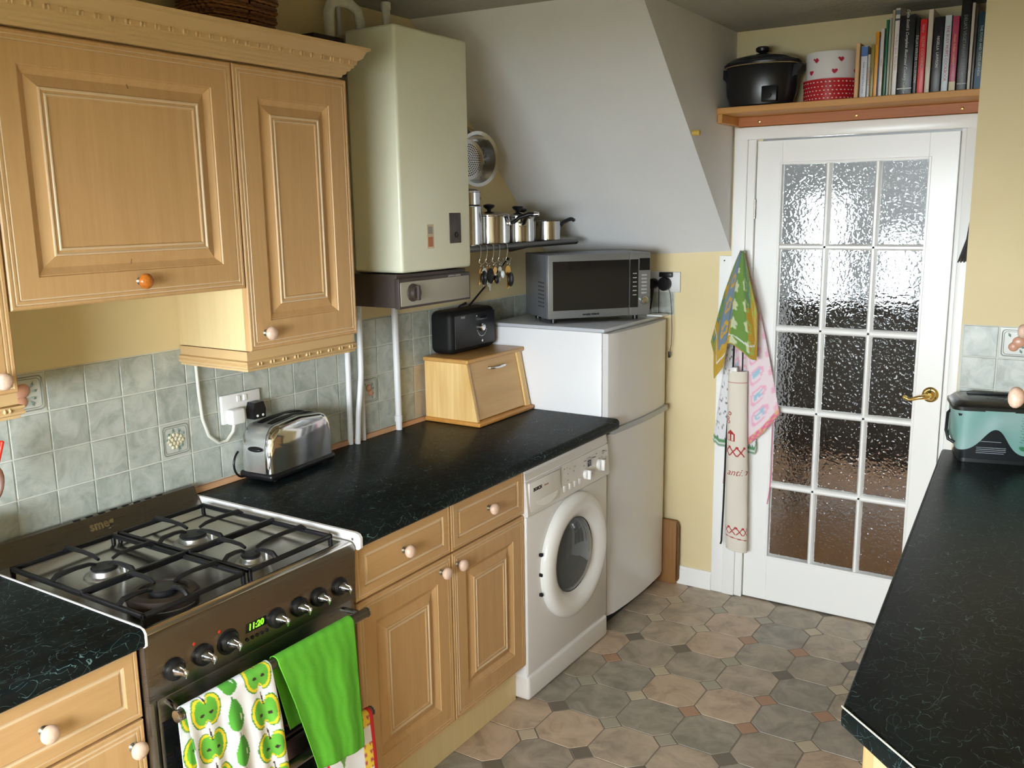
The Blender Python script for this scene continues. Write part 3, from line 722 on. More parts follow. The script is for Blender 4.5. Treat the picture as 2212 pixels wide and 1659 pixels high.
pan_support(-1.462, -1.186, [(.475, -1.345, .055), (.225, -1.325, .04)], True)
pan_support(-1.176, -.898, [(.225, -1.068, .04), (.470, -1.088, .035)], False)

# ---------------------------------------------------------------- tea towels on the oven handle
def blend(a, b, t): return tuple(x + (y - x) * t for x, y in zip(a, b))
WH = (.86, .86, .88); GRN = (.10, .42, .04); DGR = (.05, .26, .03); YEL = (.86, .68, .03); DRK = (.04, .02, .015)
def apple(dx, dy, s):
    """half apple: dx right, dy up, s radius"""
    x, y = dx / s, dy / s
    def inside(k):
        xx, yy = x / k, y / k
        return (abs(xx) - .42) ** 2 / .36 + (yy - .08 * abs(xx)) ** 2 / (.98 - .25 * (abs(xx) < .18)) < 1 and not (abs(xx) < .16 and yy > .62 - abs(xx) * -1.2) and not (abs(xx) < .14 and yy < -.80 + abs(xx) * .2)
    if abs(x + .12 * (y - .6)) < .045 and .5 < y < 1.35: return DRK
    if inside(.80):
        for sx in (-.30, .34):
            if ((x - sx) / .15) ** 2 + ((y + .12) / .11) ** 2 < 1: return DRK
        return blend(GRN, (.16, .5, .05), .5 + .5 * math.sin(7 * x + 3 * y) * .4)
    if inside(.97): return YEL
    if inside(1.05): return DGR
    return None
def pear(dx, dy, s):
    x, y = dx / s, dy / s
    if abs(x + .1) < .05 and 1.05 < y < 1.35: return DGR
    w = .62 * math.sqrt(max(0, 1 - ((y + .35) / .75) ** 2)) if y < -.05 else .40 + .20 * math.cos((y + .05) * 2.3)
    if y > .9: w *= math.sqrt(max(0, 1 - ((y - .9) / .22) ** 2))
    if -1.1 < y < 1.12 and abs(x) < w:
        if ((x - .36) / .07) ** 2 + ((y + .25) / .25) ** 2 < 1: return (.75, .85, .7)
        return blend(GRN, DGR, max(0, min(1, .5 + .9 * x)))
    return None
def apple_print(p, q):
    for col, (cx, kind, off) in enumerate(((.046, 'a', .040), (.116, 'p', .082), (.190, 'a', .022), (-.020, 'p', .0), (.262, 'p', .07))):
        r0 = round((q - off) / .088)
        for r in (r0 - 1, r0, r0 + 1):
            cy = off + r * .088; cxx = cx + .012 * r * .25
            c = apple(p - cxx, cy - q, .036) if kind == 'a' else pear(p - cxx, cy - q, .034)
            if c: return c
    return WH
def drape(name, label, cat, y0, y1, zt, lf, lb, colf, nu, nv, mt, fold=.006, skew=0.0, flare=.0, group=None, ph=0.0, rr=.0158, waves=2.2, lift=0.0):
    XB = .662; W_ = y1 - y0
    t = thing(name, label, cat, (XB, (y0 + y1) / 2, zt - lf))
    arc = math.pi * rr; L = lb + arc + lf
    def pos(u, v):
        s = v * L; y = y0 + u * W_
        if s < lb: x = XB - rr; z = zt - (lb - s); dn = lb - s
        elif s < lb + arc: a = (s - lb) / rr; x = XB - rr * math.cos(a); z = zt + rr * math.sin(a); dn = 0
        else: x = XB + rr; z = zt - (s - lb - arc); dn = s - lb - arc
        k = min(1, dn / .12); sg = 1 if s > lb + arc / 2 else -.35
        w = math.sin(2 * math.pi * waves * u + ph + 1.1 * dn * 6) * .6 + math.sin(2 * math.pi * (waves * 1.9) * u + 1.3 + ph)
        x += sg * fold * k * (w + 1.2 if sg > 0 else abs(w)) + (lift * min(1, dn / .3) if sg > 0 else 0)
        y += skew * dn + (u - .5) * flare * dn
        z += -.012 * (u - .5) * k * 2 * (1 if sg > 0 else 0)
        return (x, y, z)
    def cf(u, v): return colf(u * W_, v * L - lb - arc / 2, u, v)
    b = MB(); b.grid(pos, nu, nv, col=cf)
    c = b.build('cloth', mt, t, 80, fix=False)
    so = c.modifiers.new('thick', 'SOLIDIFY'); so.thickness = .0012; so.offset = 0
    return t
CLOTH = vcol('printed_cotton', .85, bmp=.15)
drape('tea_towel', 'white tea towel printed with green apples and pears, over the oven handle', 'tea towel', -1.458, -1.226, .715, .335, .24, lambda p, q, u, v: apple_print(p, q), 100, 260, CLOTH, .005, .07, .06, 'tea towels on the oven handle', .4)
def terry(p, q, u, v):
    t = .5 + .5 * math.sin(p * 190 + math.sin(q * 60)) * .5 + random.uniform(-.12, .12)
    return blend((.075, .34, .012), (.13, .48, .03), max(0, min(1, t)))
drape('tea_towel', 'plain bright green towel over the oven handle', 'tea towel', -1.206, -.953, .715, .318, .20, terry, 70, 130, vcol('terry_cloth', .95, bmp=.8), .0026, .11, -.28, 'tea towels on the oven handle', 2.0, waves=1.2, lift=.024)
def third(p, q, u, v):
    if u > .93 or u < .05 : return (.6, .02, .02)
    x = (p * 9.0) % 1 - .5; y = (q * 8.0 + .5 * int(p * 9.0)) % 1 - .5
    k = int(p * 9.0) % 2
    if k and abs(x) < .32 and abs(y) < .30:
        if ((x * 5) % 1 - .5) ** 2 + ((y * 5) % 1 - .5) ** 2 < .06: return (.5, .1, .1)
        return (.85, .6, .06)
    if not k and y > -.35 and y < .35 and abs(x) < (.35 - y) * .5: return (.14, .34, .07)
    return WH
def low_towel():
    t = thing('tea_towel', 'white towel with red edging and fruit print on the lower oven handle', 'tea towel', (.662, -.96, .2)); t['group'] = 'tea towels on the oven handle'
    y0, y1, zt, rr = -1.075, -.900, .437, .0140
    L1, L2 = .22, .26; arc = math.pi * rr; L = L1 + arc + L2
    def pos(u, v):
        s = v * L; y = y0 + u * (y1 - y0)
        if s < L1: x = .662 - rr; z = zt - (L1 - s); dn = L1 - s
        elif s < L1 + arc: a = (s - L1) / rr; x = .662 - rr * math.cos(a); z = zt + rr * math.sin(a); dn = 0
        else: x = .662 + rr; z = zt - (s - L1 - arc); dn = s - L1 - arc
        x += .0015 * min(1, dn / .1) * (1 + math.sin(9 * u))
        return (x, y + .05 * dn, z)
    c = MB().grid(pos, 60, 90, col=lambda u, v: third(u * (y1 - y0), v * L, u, v)).build('cloth', CLOTH, t, 80, fix=False)
    so = c.modifiers.new('thick', 'SOLIDIFY'); so.thickness = .0012; so.offset = 0
low_towel()
# ================================================================== APPLIANCES
# ---- washing machine
wa = thing('washing_machine', 'white front loading washing machine under the worktop', 'washing machine', (.3, .30, 0))
WY0, WY1 = -.003, .606; XWA = .598
MB().rbox(.02, XWA - .006, WY0, WY1, .012, .86, .006).build('body', APPL, wa)
MB().rbox(.03, XWA - .001, WY0 + .001, WY1 - .001, .102, .690, .008).build('front_panel', APPLF, wa)
MB().rbox(.03, XWA + .002, WY0 - .0015, WY1 + .0015, .006, .097, .012, 3).build('kick_panel', APPLF, wa)
MB().prism([(.03, .822), (XWA - .003, .822), (XWA - .006, .846), (XWA - .028, .862), (.03, .862)], 'y', WY0, WY1).build('lid', APPLF, wa, 40)
fa = MB().prism([(.03, .694), (XWA + .004, .694), (XWA + .006, .70), (XWA - .002, .817), (.03, .817)], 'y', WY0 - .001, WY1 + .002).build('fascia', mat('fascia_white', '#dcd9d4', .3), wa, 30)
MB().box(XWA - .0005, XWA + .0035, .2285, .2315, .698, .815).build('fascia_joint', GREYPL, fa, 0)
dw = MB().rbox(XWA - .004, XWA + .0055, WY0 + .012, .222, .703, .812, .004).build('detergent_drawer', mat('fascia_white'), wa)
gp_ = []
for k in range(17): t = math.pi * k / 16; gp_.append((.128 + .072 * math.cos(t), .738 - .030 * math.sin(t)))
MB().prism([(a, b) for a, b in gp_], 'x', XWA - .001, XWA + .0068).build('drawer_grip', mat('grip_white', '#f0efec', .3), dw)
text(MB(), 'BOSCH', .017, axes((XWA + .0058, .062, .782), (0, 1, 0), (0, 0, 1)), bold=.0008).build('lettering', BLACKM, dw, 0)
text(MB(), 'classixx', .010, axes((XWA + .0058, .120, .782), (0, 1, 0), (0, 0, 1)), shear=.2).build('lettering', mat('print_red', '#b07868', .6), dw, 0)
def dial(y, z, r):
    d = MB().lathe([(r, 0), (r, .010), (r * .85, .014), (.001, .015)], (XWA + .001, y, z), 'x', 24).build('dial', WHITEPL, wa)
    MB().rbox(XWA + .012, XWA + .028, y - .005, y + .005, z - r * .95, z + r * .95, .003).build('dial_grip', WHITEPL, d)
dial(.415, .742, .019); dial(.528, .752, .023)
MB().rbox(XWA - .002, XWA + .003, .437, .462, .764, .788, .001, 1).build('display', BGLASS, wa)
for y in (.245, .285, .322, .358): MB().rbox(XWA, XWA + .006, y, y + .022, .716, .740, .002).build('push_button', WHITEPL, wa)
pr = MB()
random.seed(3)
for k in range(34):
    y = random.uniform(.24, .58); z = random.choice((.700, .752, .760, .768, .776, .792, .800)); z = z if not .40 < y < .56 or z > .775 else z + .03
    w = random.uniform(.006, .016); pr.box(XWA + .0015, XWA + .0042, y, y + w, z, z + .0025)
pr.build('printing', GREYPL, wa, 0)
DC = (XWA, .318, .456)
rg = MB().lathe([(.236, 0), (.238, .010), (.234, .022), (.222, .032), (.205, .036), (.185, .034), (.165, .026), (.150, .014), (.143, .006)], DC, 'x', 64, cap=False).build('door_ring', mat('door_ring_white', '#e2e0dc', .22), wa)
gl = MB()
gl.lathe([(.148, .010), (.140, .018), (.120, .030), (.090, .040), (.050, .046), (.001, .048)], (DC[0] - .012, DC[1], DC[2]), 'x', 48, cap=False)
DGL = mat('door_glass_dark', (.16, .18, .20), .02, 0, Transmission_Weight=.85, IOR=1.5)
gl.build('door_glass', DGL, rg, 60)
MB().lathe([(.148, .002), (.148, -.004), (.128, -.012), (.122, -.06), (.118, -.075)], DC, 'x', 48, cap=False).build('door_gasket', mat('gasket', (.03, .033, .036), .4), rg)
MB().lathe([(.118, -.075), (.001, -.0751)], DC, 'x', 48, cap=False).build('drum', mat('drum_steel', (.05, .05, .055), .3, .9), rg)
for z in (-.075, .0, .075): MB().rbox(DC[0] - .002, DC[0] + .012, DC[1] - .243, DC[1] - .233, DC[2] + z - .006, DC[2] + z + .006, .002, 1).build('hinge', BLACKM, rg)
for y in (.06, .54): MB().cyl((.5, y, 0), (.5, y, .02), .02, n=12).build('foot', BLACK, wa)
MB().cyl((.08, .06, 0), (.08, .06, .02), .02, n=12).build('foot', BLACK, wa); MB().cyl((.08, .54, 0), (.08, .54, .02), .02, n=12).build('foot', BLACK, wa)

# ---- fridge freezer
fr = thing('fridge_freezer', 'white two door fridge freezer next to the washing machine', 'fridge', (.3, .93, 0))
FY0, FY1, FXB, FXD = .662, 1.222, .540, .594
MB().rbox(.0, FXB, FY0, FY1, .03, 1.248, .004).build('body', APPL, fr)
MB().rbox(-.002, FXB + .012, FY0 - .002, FY1 + .002, 1.248, 1.264, .005).build('top_panel', mat('top_grey', '#b9bcc2', .18), fr)
def fdoor(z0, z1):
    n = 14; vs = []; pts = []
    for k in range(n + 1):
        y = FY0 - .001 + (FY1 - FY0 + .002) * k / n; s = 2 * k / n - 1
        pts.append((FXB + .008 + (.044 * (1 - .35 * s * s) if abs(s) < .99 else .022), y))
    poly = [(FXB + .006, FY0 - .001)] + pts + [(FXB + .006, FY1 + .001)]
    return MB().prism(poly, 'z', z0, z1)
fdoor(.862, 1.246).build('fridge_door', APPLF, fr, 50)
fdoor(.060, .838).build('freezer_door', APPLF, fr, 50)
gr = []
for k in range(13):
    t = k / 12; gr.append((FXB + .050 + .012 * math.sin(math.pi * t), FY0 + .01 + (FY1 - FY0 - .02) * t))
MB().prism([(FXB + .01, FY0 + .01)] + gr + [(FXB + .01, FY1 - .01)], 'z', .839, .861).build('handle_strip', mat('handle_grey', '#a7abad', .25), fr, 40)
MB().box(FXB, FXB + .008, FY0 + .004, FY1 - .004, .06, 1.244).build('door_seal', GREYPL, fr, 0)
MB().rbox(.40, FXB, FY0 + .01, FY1 - .01, .0, .03, .002, 1).build('base_foot', BLACKM, fr)
text(MB(), 'BOSCH', .016, axes((FXB + .0435, FY0 + .115, 1.222), (.07, 1, 0), (0, 0, 1)), bold=.0006, depth=.001).build('lettering', mat('logo_grey', '#55585c', .4), fr, 0)
MB().rbox(FXB - .03, FXB + .045, FY1 - .075, FY1 - .004, 1.2635, 1.270, .003).build('hinge_cover', WHITEPL, fr)
bd = thing('folded_board', 'brown wooden board leaning in the gap between fridge and end wall', 'board', (.60, 1.24, 0))
MB().rbox(.40, .634, 1.236, 1.256, 0, .31, .006).build('board_panel', CORK, bd)
MB().tube([(.634, 1.246, .02), (.640, 1.246, .03), (.640, 1.246, .28), (.634, 1.246, .30)], .006, 8).build('edge_rail', wood('board_edge', '#6b4826', '#573818', 'z'), bd)

# ---- microwave, turned towards the room
u = Vector((.643, .766, 0)); MR = math.atan2(.766, .643)
mw = thing('microwave_oven', 'silver microwave with dark glass door standing on the fridge', 'microwave', (.274, .694, 1.264), MR)
def mwb(name, mt, x0, x1, y0, y1, z0, z1, r=.003, par=None, seg=2): return MB().rbox(x0, x1, y0, y1, z0, z1, r, seg).build(name, mt, par or mw, world=False)
MWW, MWD, MZ0, MZ1 = .462, .29, .020, .284
mwb('body', SILVER, 0, MWW, .012, MWD, MZ0, MZ1, .004)
md = mwb('door', mat('silver_front', '#858686', .35, .5), 0, MWW * .79, -.004, .012, MZ0, MZ1, .005)
mwb('door_window', BGLASS, .022, MWW * .79 - .003, -.0055, -.003, MZ0 + .034, MZ1 - .028, .001, md, 1)
text(MB(), 'morphy richards', .011, axes((.19, -.0048, MZ0 + .015), (1, 0, 0), (0, 0, 1)), bold=.0004).build('lettering', BLACKM, md, 0, world=False)
pn = mwb('control_panel', mat('silver_front'), MWW * .79, MWW, -.004, .012, MZ0, MZ1, .005)
mwb('panel_glass', BGLASS, MWW * .79 + .001, MWW * .79 + .040, -.0052, -.003, MZ0 + .034, MZ1 - .028, .001, pn, 1)
mwb('display', BGLASS, MWW * .79 + .044, MWW - .004, -.0055, -.003, MZ1 - .075, MZ1 - .024, .001, pn, 1)
for k in range(6): mwb('key', GREYPL, MWW - .042, MWW - .018, -.0058, -.004, .110 + k * .015, .118 + k * .015, .001, pn, 1)
for k in range(6): mwb('key_mark', GREYPL, MWW * .79 + .014, MWW * .79 + .032, -.0058, -.0052, .105 + k * .018, .109 + k * .018, .0002, pn, 1)
MB().lathe([(.018, 0), (.018, .010), (.015, .014), (.001, .015)], (MWW - .031, -.004, .082), '-y', 24).build('dial', STEEL, pn, world=False)
vh = MB()
for a in range(4):
    for b in range(7): vh.rbox(-.0006, .002, .045 + a * .020, .057 + a * .020, .065 + b * .0165, .071 + b * .0165, .001, 1)
tag(vh.build('vent_holes', BLACKM, mw, world=False), kind='stuff')
for x in (.04, MWW - .05):
    for y in (.04, MWD - .05): MB().cyl((x, y, 0), (x, y, MZ0 + .002), .013, n=14).build('foot', BLACK, mw, world=False)

# ---- bread bin
bb_ = thing('bread_bin', 'golden beech bread bin with sloping drop front and chrome handle', 'bread bin', (.09, .475, .91))
BX0, BXF, BY0, BY1 = -.036, .218, .262, .648
MB().rbox(BX0 - .002, BXF + .012, BY0 - .008, BY1 + .008, .911, .929, .006, 3).build('base_board', wood('bread_base', '#c98f45', '#b57a35', 'y', .38, .5), bb_)
for y0, y1 in ((BY0, BY0 + .014), (BY1 - .014, BY1)):
    MB().prism([(BX0, .929), (BXF - .004, .929), (.168, 1.153), (BX0, 1.153)], 'y', y0, y1).build('side_panel', BREADW, bb_, 0)
MB().box(BX0, BX0 + .01, BY0 + .014, BY1 - .014, .929, 1.153).build('back_panel', BREADW, bb_, 0)
MB().rbox(BX0 - .002, .180, BY0 - .010, BY1 + .010, 1.153, 1.170, .005, 3).build('top_board', wood('bread_top', '#c99a58', '#b88746', 'y', .35, .5), bb_)
sx = (BXF - .004 - .168) / (1.153 - .929)
def fx(z): return BXF - .004 - (z - .929) * sx
MB().prism([(fx(.933) - .020, .933), (fx(.933) - .006, .933), (fx(1.150) - .006, 1.150), (fx(1.150) - .020, 1.150)], 'y', BY0 + .016, BY1 - .034).build('drop_front', BREADF, bb_, 0)
MB().prism([(fx(.930) - .018, .930), (fx(.930) + .001, .930), (fx(1.152) + .001, 1.152), (fx(1.152) - .018, 1.152)], 'y', BY1 - .032, BY1 - .014).build('front_stile', BREADW, bb_, 0)
hz = 1.118
MB().tube([(fx(hz) - .008, .405, hz), (fx(hz) + .012, .407, hz), (fx(hz) + .015, .42, hz), (fx(hz) + .018, .455, hz), (fx(hz) + .015, .49, hz), (fx(hz) + .012, .503, hz), (fx(hz) - .008, .505, hz)], .0055, 10).build('handle', CHROME, bb_, 60)

# ---- radio
rd = thing('radio', 'small black portable radio standing on the bread bin', 'radio', (0, .47, 1.17))
MB().rbox(-.052, .060, .318, .630, 1.1715, 1.342, .026, 5).build('case', BLACKM, rd)
MB().rbox(.056, .062, .340, .618, 1.190, 1.324, .012, 4).build('front_grille', mat('radio_grille', (.006, .006, .007), .5), rd)
MB().lathe([(.017, 0), (.017, .010), (.013, .014), (.001, .015)], (.060, .520, 1.262), 'x', 20).build('tuning_dial', CHROME, rd)
for k in range(11):
    a = R(200 + k * 14); MB().lathe([(.0035, 0), (.0035, .003), (.002, .004)], (.0605, .520 + .034 * math.cos(a), 1.262 + .036 * math.sin(a)), 'x', 8).build('button', STEEL, rd)
MB().lathe([(.006, 0), (.006, .005), (.003, .006)], (.0605, .520, 1.206), 'x', 10).build('button', STEEL, rd)
MB().rbox(.060, .0635, .480, .560, 1.292, 1.315, .002).build('display', BGLASS, rd)
text(MB(), 'PURE', .012, axes((.0625, .392, 1.313), (0, 1, 0), (0, 0, 1))).build('lettering', GREYPL, rd, 0)
MB().cyl((-.030, .560, 1.338), (-.008, .830, 1.520), .0042, .0030, 8).build('aerial', BLACK, rd)
MB().cyl((-.008, .828, 1.5185), (-.0075, .834, 1.523), .006, n=8).build('aerial_tip', BLACK, rd)
MB().tube([(.0, .440, 1.340), (.0, .46, 1.352), (.0, .50, 1.358)], [.004, .004, .006], 8).build('side_clip', BLACK, rd)

# ---- toaster
to = thing('toaster', 'chrome two slot toaster with black base and a black lever', 'toaster', (0.012, -.520, .911), R(5))
TL, TW, TH = .300, .128, .190
MB().rbox(-TW / 2 - .004, TW / 2 + .004, -TL / 2 - .006, TL / 2 + .006, .006, .030, .010, 3).build('base', BLACK, to, world=False)
for x in (-.045, .045):
    for y in (-.12, .12): MB().cyl((x, y, 0), (x, y, .008), .010, n=10).build('foot', BLACK, to, world=False)
def tprof(inset):
    L = TL / 2 - inset; pts = [(-L, .028)]
    pts += [(-L + .001, .08), (-L + .004, .118)]
    for k in range(9): t = math.pi / 2 * k / 8; pts.append((-L + .006 + .048 - .048 * math.cos(t), .122 + (.052 - inset) * math.sin(t)))
    pts.append((0, .183 - inset))
    return pts + [(-y, z) for y, z in reversed(pts[:-1])]
def tshell():
    b = MB(); prs = []
    for x, ins in ((-TW / 2, .016), (-TW / 2 + .003, .007), (-TW / 2 + .010, .001), (-TW / 2 + .017, 0), (TW / 2 - .017, 0), (TW / 2 - .010, .001), (TW / 2 - .003, .007), (TW / 2, .016)):
        prs.append([(x, y, z) for y, z in tprof(ins)])
    n = len(prs[0]); vs = [p for q in prs for p in q]; fs = []
    for i in range(len(prs) - 1):
        for k in range(n - 1): fs.append((i * n + k, i * n + k + 1, (i + 1) * n + k + 1, (i + 1) * n + k))
    fs.append(tuple(range(n))); fs.append(tuple((len(prs) - 1) * n + k for k in range(n)))
    return b.add(vs, fs)
tshell().build('shell', CHROME, to, 50, world=False)
SATIN = mat('satin_steel', (.62, .63, .62), .3, .9)
ep = MB(); 
pp = tprof(-.0012)
def strip(pts, x0, x1):
    vs = [(x0, y, z) for y, z in pts] + [(x1, y, z) for y, z in pts]; n = len(pts)
    return vs, [(k, k + 1, n + k + 1, n + k) for k in range(n - 1)]
ep.add(*strip(pp, -.040, .040)); ep.build('end_panel', SATIN, to, 50, world=False)
for x in (-.020, .020):
    s_ = MB()
    for k in range(12):
        y0 = -.112 + k * .0187; zz = lambda y: .1848 - .0125 * (abs(y) / .11) ** 3
        y1 = y0 + .0187
        s_.add([(x - .011, y0, zz(y0)), (x + .011, y0, zz(y0)), (x + .011, y1, zz(y1)), (x - .011, y1, zz(y1)), (x - .011, y0, .16), (x + .011, y0, .16), (x + .011, y1, .16), (x - .011, y1, .16)], [(0, 1, 2, 3), (0, 4, 5, 1), (1, 5, 6, 2), (2, 6, 7, 3), (3, 7, 4, 0)])
    s_.build('slot', BLACKM, to, 40, world=False)
    pass
MB().sphere((0.004, -.152, .104), (.030, .012, .0085), 16).build('lever_knob', BLACK, to, 60, world=False)
cdt = []
for k in range(13): t = math.pi * (.15 + 1.0 * k / 12); cdt.append((-.052 - .0 * math.sin(t), -.150 - .040 * math.sin(t), .060 - .045 * math.cos(t) * -1 if False else .055 + .045 * math.cos(t)))
MB().tube(cdt, .0035, 8).build('power_cord', BLACK, to, 60, world=False)

# ---- wall sockets and plugs
def socket(label, M, plate_mat=WHITEPL):
    t = thing('double_socket', label, 'socket', tuple(M.translation))
    MB().rbox(-.076, .076, -.045, .045, 0, .012, .003, 2, M=M).build('face_plate', plate_mat, t)
    for x in (-.013, .013): MB().rbox(x - .007, x + .007, .018, .038, .011, .016, .002, 1, M=M).build('switch', WHITEPL, t)
    return t
SM = axes((X0 + .0062, -.652, 1.140), (0, 1, 0), (0, 0, 1))
socket('white double socket on the tiles behind the toaster', SM)
p1 = thing('white_plug', 'white plug with cable looping up to the wall cabinet', 'plug', (X0 + .02, -.69, 1.12))
b = MB(); b.rbox(-.027, .027, -.024, .024, .012, .042, .007, 3, M=axes((X0 + .0062, -.690, 1.118), (0, 1, 0), (0, 0, 1))); b.build('plug_body', WHITEPL, p1)
MB().tube([(X0 + .026, -.692, 1.098), (X0 + .024, -.698, 1.07), (X0 + .020, -.722, 1.045), (X0 + .018, -.752, 1.045), (X0 + .018, -.785, 1.075), (X0 + .018, -.803, 1.13), (X0 + .018, -.809, 1.21), (X0 + .02, -.813, 1.30), (X0 + .02, -.813, 1.355)], .0052, 10).build('cable', mat('cable_white', '#d8d8cc', .4), p1, 60)
p2 = thing('black_plug', 'black plug in the double socket behind the toaster', 'plug', (X0 + .02, -.612, 1.12))
SM2 = axes((X0 + .0062, -.612, 1.122), (0, 1, 0), (0, 0, 1))
MB().prism([(-.024, -.024), (.024, -.024), (.026, .004), (.018, .028), (-.018, .028), (-.026, .004)], 'z', .012, .046, M=SM2).build('plug_body', BLACK, p2, 20)
for x in (-.010, .012): MB().lathe([(.004, .046), (.004, .048), (.001, .0485)], (x, -.014, 0), 'z', 10, M=SM2).build('fuse_screw', WHITEPL, p2)
FM = axes((.540, YW, 1.406), (1, 0, 0), (0, 0, 1))
socket('white double socket on the end wall above the fridge', FM, mat('plate_grey', '#cfcfce', .4))
def round_plug(nm, label, x, w, h, cable):
    t = thing(nm, label, 'plug', (x, YW - .03, 1.40))
    M = axes((x, YW, 1.398), (1, 0, 0), (0, 0, 1))
    MB().lathe([(w, .012), (w, .036), (w * .9, .042), (.001, .043)], (0, 0, 0), 'z', 24, M=M @ Matrix.Diagonal((1, h, 1, 1))).build('plug_body', BLACK, t)
    return t, M
q1, M1 = round_plug('black_plug', 'round black plug at the left of the end wall socket', .492, .025, .92, None)
MB().tube([(.492, YW - .028, 1.378), (.492, YW - .03, 1.355), (.490, YW - .03, 1.32), (.486, YW - .032, 1.29), (.476, YW - .035, 1.267)], [.007, .006, .004, .0035, .0035], 8).build('cable', BLACK, q1, 60)
q2, M2 = round_plug('charger_plug', 'black phone charger plugged in at the right of the end wall socket', .548, .029, 1.05, None)
MB().rbox(-.024, .036, .030, .052, .012, .034, .003, M=M2).build('charger_block', BLACK, q2)
MB().tube([(.572, YW - .03, 1.375), (.580, YW - .03, 1.35), (.588, YW - .035, 1.29), (.592, YW - .035, 1.20), (.590, YW - .035, 1.13), (.584, YW - .035, 1.10)], .0015, 6).build('cable', BLACK, q2, 60)
MB().rbox(.577, .586, YW - .040, YW - .032, 1.070, 1.098, .002).build('connector', BLACK, q2)
MB().tube([(.524, YW - .03, 1.38), (.523, YW - .03, 1.33), (.525, YW - .03, 1.268)], .0015, 6).build('cable', BLACK, q2, 60)

# ---- boiler
bo = thing('boiler', 'cream wall hung gas boiler with brown control panel', 'boiler', (.1, 0, 1.41))
MB().rbox(.040, .250, -.197, .195, 1.531, 2.312, .011, 4).build('casing', BOIL, bo)
MB().rbox(X0 + .001, .060, -.190, .188, 1.42, 2.300, .004).build('back_frame', mat('boiler_frame', '#8d8a7c', .5), bo)
MB().rbox(X0 + .004, .235, -.212, .178, 1.416, 1.526, .004).build('base', BROWNP, bo)
cp_ = MB().rbox(.230, .252, -.220, .182, 1.414, 1.514, .003).build('control_panel', BROWNP, bo)
MB().rbox(.250, .2535, -.214, .174, 1.422, 1.502, .002).build('panel_face', BOILP, cp_)
kb = MB().lathe([(.030, 0), (.029, .006), (.022, .010), (.020, .022), (.001, .023)], (.253, -.152, 1.465), 'x', 28).build('thermostat_knob', BROWNP, cp_)
MB().rbox(.268, .284, -.158, -.146, 1.440, 1.490, .003, M=Matrix.Translation((0, 0, 0))).build('knob_grip', BROWNP, kb)
text(MB(), 'potterton netaheat', .0095, axes((.2525, .085, 1.507), (0, 1, 0), (0, 0, 1))).build('lettering', GREYPL, cp_, 0)
wn_ = MB().rbox(.248, .2525, .066, .133, 1.619, 1.724, .003).build('inspection_plate', BROWNP, bo)
MB().lathe([(.010, 0), (.010, .002), (.008, .003), (.001, .001)], (.2525, .104, 1.648), 'x', 16).build('sight_glass', BGLASS, wn_)
st = MB().box(.2500, .2506, -.061, -.024, 1.606, 1.687).build('label_sticker', mat('sticker_cream', '#c9b89a', .6), bo, 0)
st['label'] = 'worn paper sticker'
MB().box(.2506, .2508, -.056, -.030, 1.655, 1.680).build('sticker_print', mat('sticker_grey', '#9a948a', .6), st, 0)
MB().box(.2506, .2508, -.056, -.030, 1.612, 1.645).build('sticker_print', mat('sticker_red', '#b0704e', .6), st, 0)
MB().cyl((.10, .10, 1.418), (.10, .10, 1.400), .022, n=20).build('drain_cap', BLACK, bo)
fl = thing('flue_box', 'dark flue box on the wall behind the boiler top', 'flue box', (X0, -.29, 2.2))
MB().rbox(X0 + .001, .050, -.345, -.205, 2.165, 2.285, .004).build('flue_box', mat('flue_brown', '#2a2020', .6), fl)
def pipe(label, pts, r, mt, bands=()):
    t = thing('pipe', label, 'pipe', tuple(pts[0])); MB().tube(pts, r, 14).build('pipe_run', mt, t, 60)
    for q in bands: MB().cyl((q[0], q[1], q[2] - .012), (q[0], q[1], q[2] + .012), r + .003, n=14).build('pipe_clip', mt, t)
    return t
pipe('thick white pipe from the boiler down to the worktop', [(-.030, .086, .911), (-.030, .086, 1.15), (-.030, .084, 1.418)], .0125, PIPEW, [(-.030, .086, .955)])
pipe('leftmost white pipe running down beside the wall cabinet', [(-.038, -.176, .911), (-.038, -.172, 1.1), (-.038, -.168, 1.418)], .010, PIPEW)
pipe('bent white pipe between the two straight ones by the wall cabinet', [(-.020, -.158, .911), (-.018, -.150, 1.02), (-.014, -.140, 1.10), (-.018, -.126, 1.17), (-.022, -.120, 1.24), (-.022, -.118, 1.418)], .010, PIPEW)
pipe('straight white pipe right of the bent one under the boiler', [(-.040, -.106, .911), (-.040, -.104, 1.15), (-.040, -.100, 1.418)], .0105, PIPEW)
def up(x, y, z0): return [(x, y, z0), (x, y, 2.40)]
t_ = [(.030, -.198, 2.285)]
pipe('white lagged pipe looping over the back of the boiler', [(.005, -.225, 2.287), (.005, -.225, 2.37), (.006, -.215, 2.395), (.010, -.19, 2.408), (.02, -.14, 2.405), (.03, -.115, 2.385), (.035, -.110, 2.35), (.035, -.110, 2.313)], .017, LAG)
pipe('white lagged pipe rising from the boiler to the ceiling', [(.06, -.005, 2.313), (.06, -.005, 2.428)], .014, LAG, [(.06, -.005, 2.415)])
pipe('thin grey pipe inside the lagged loop above the boiler', [(.00, -.175, 2.290), (.00, -.175, 2.392)], .008, GREYPL)
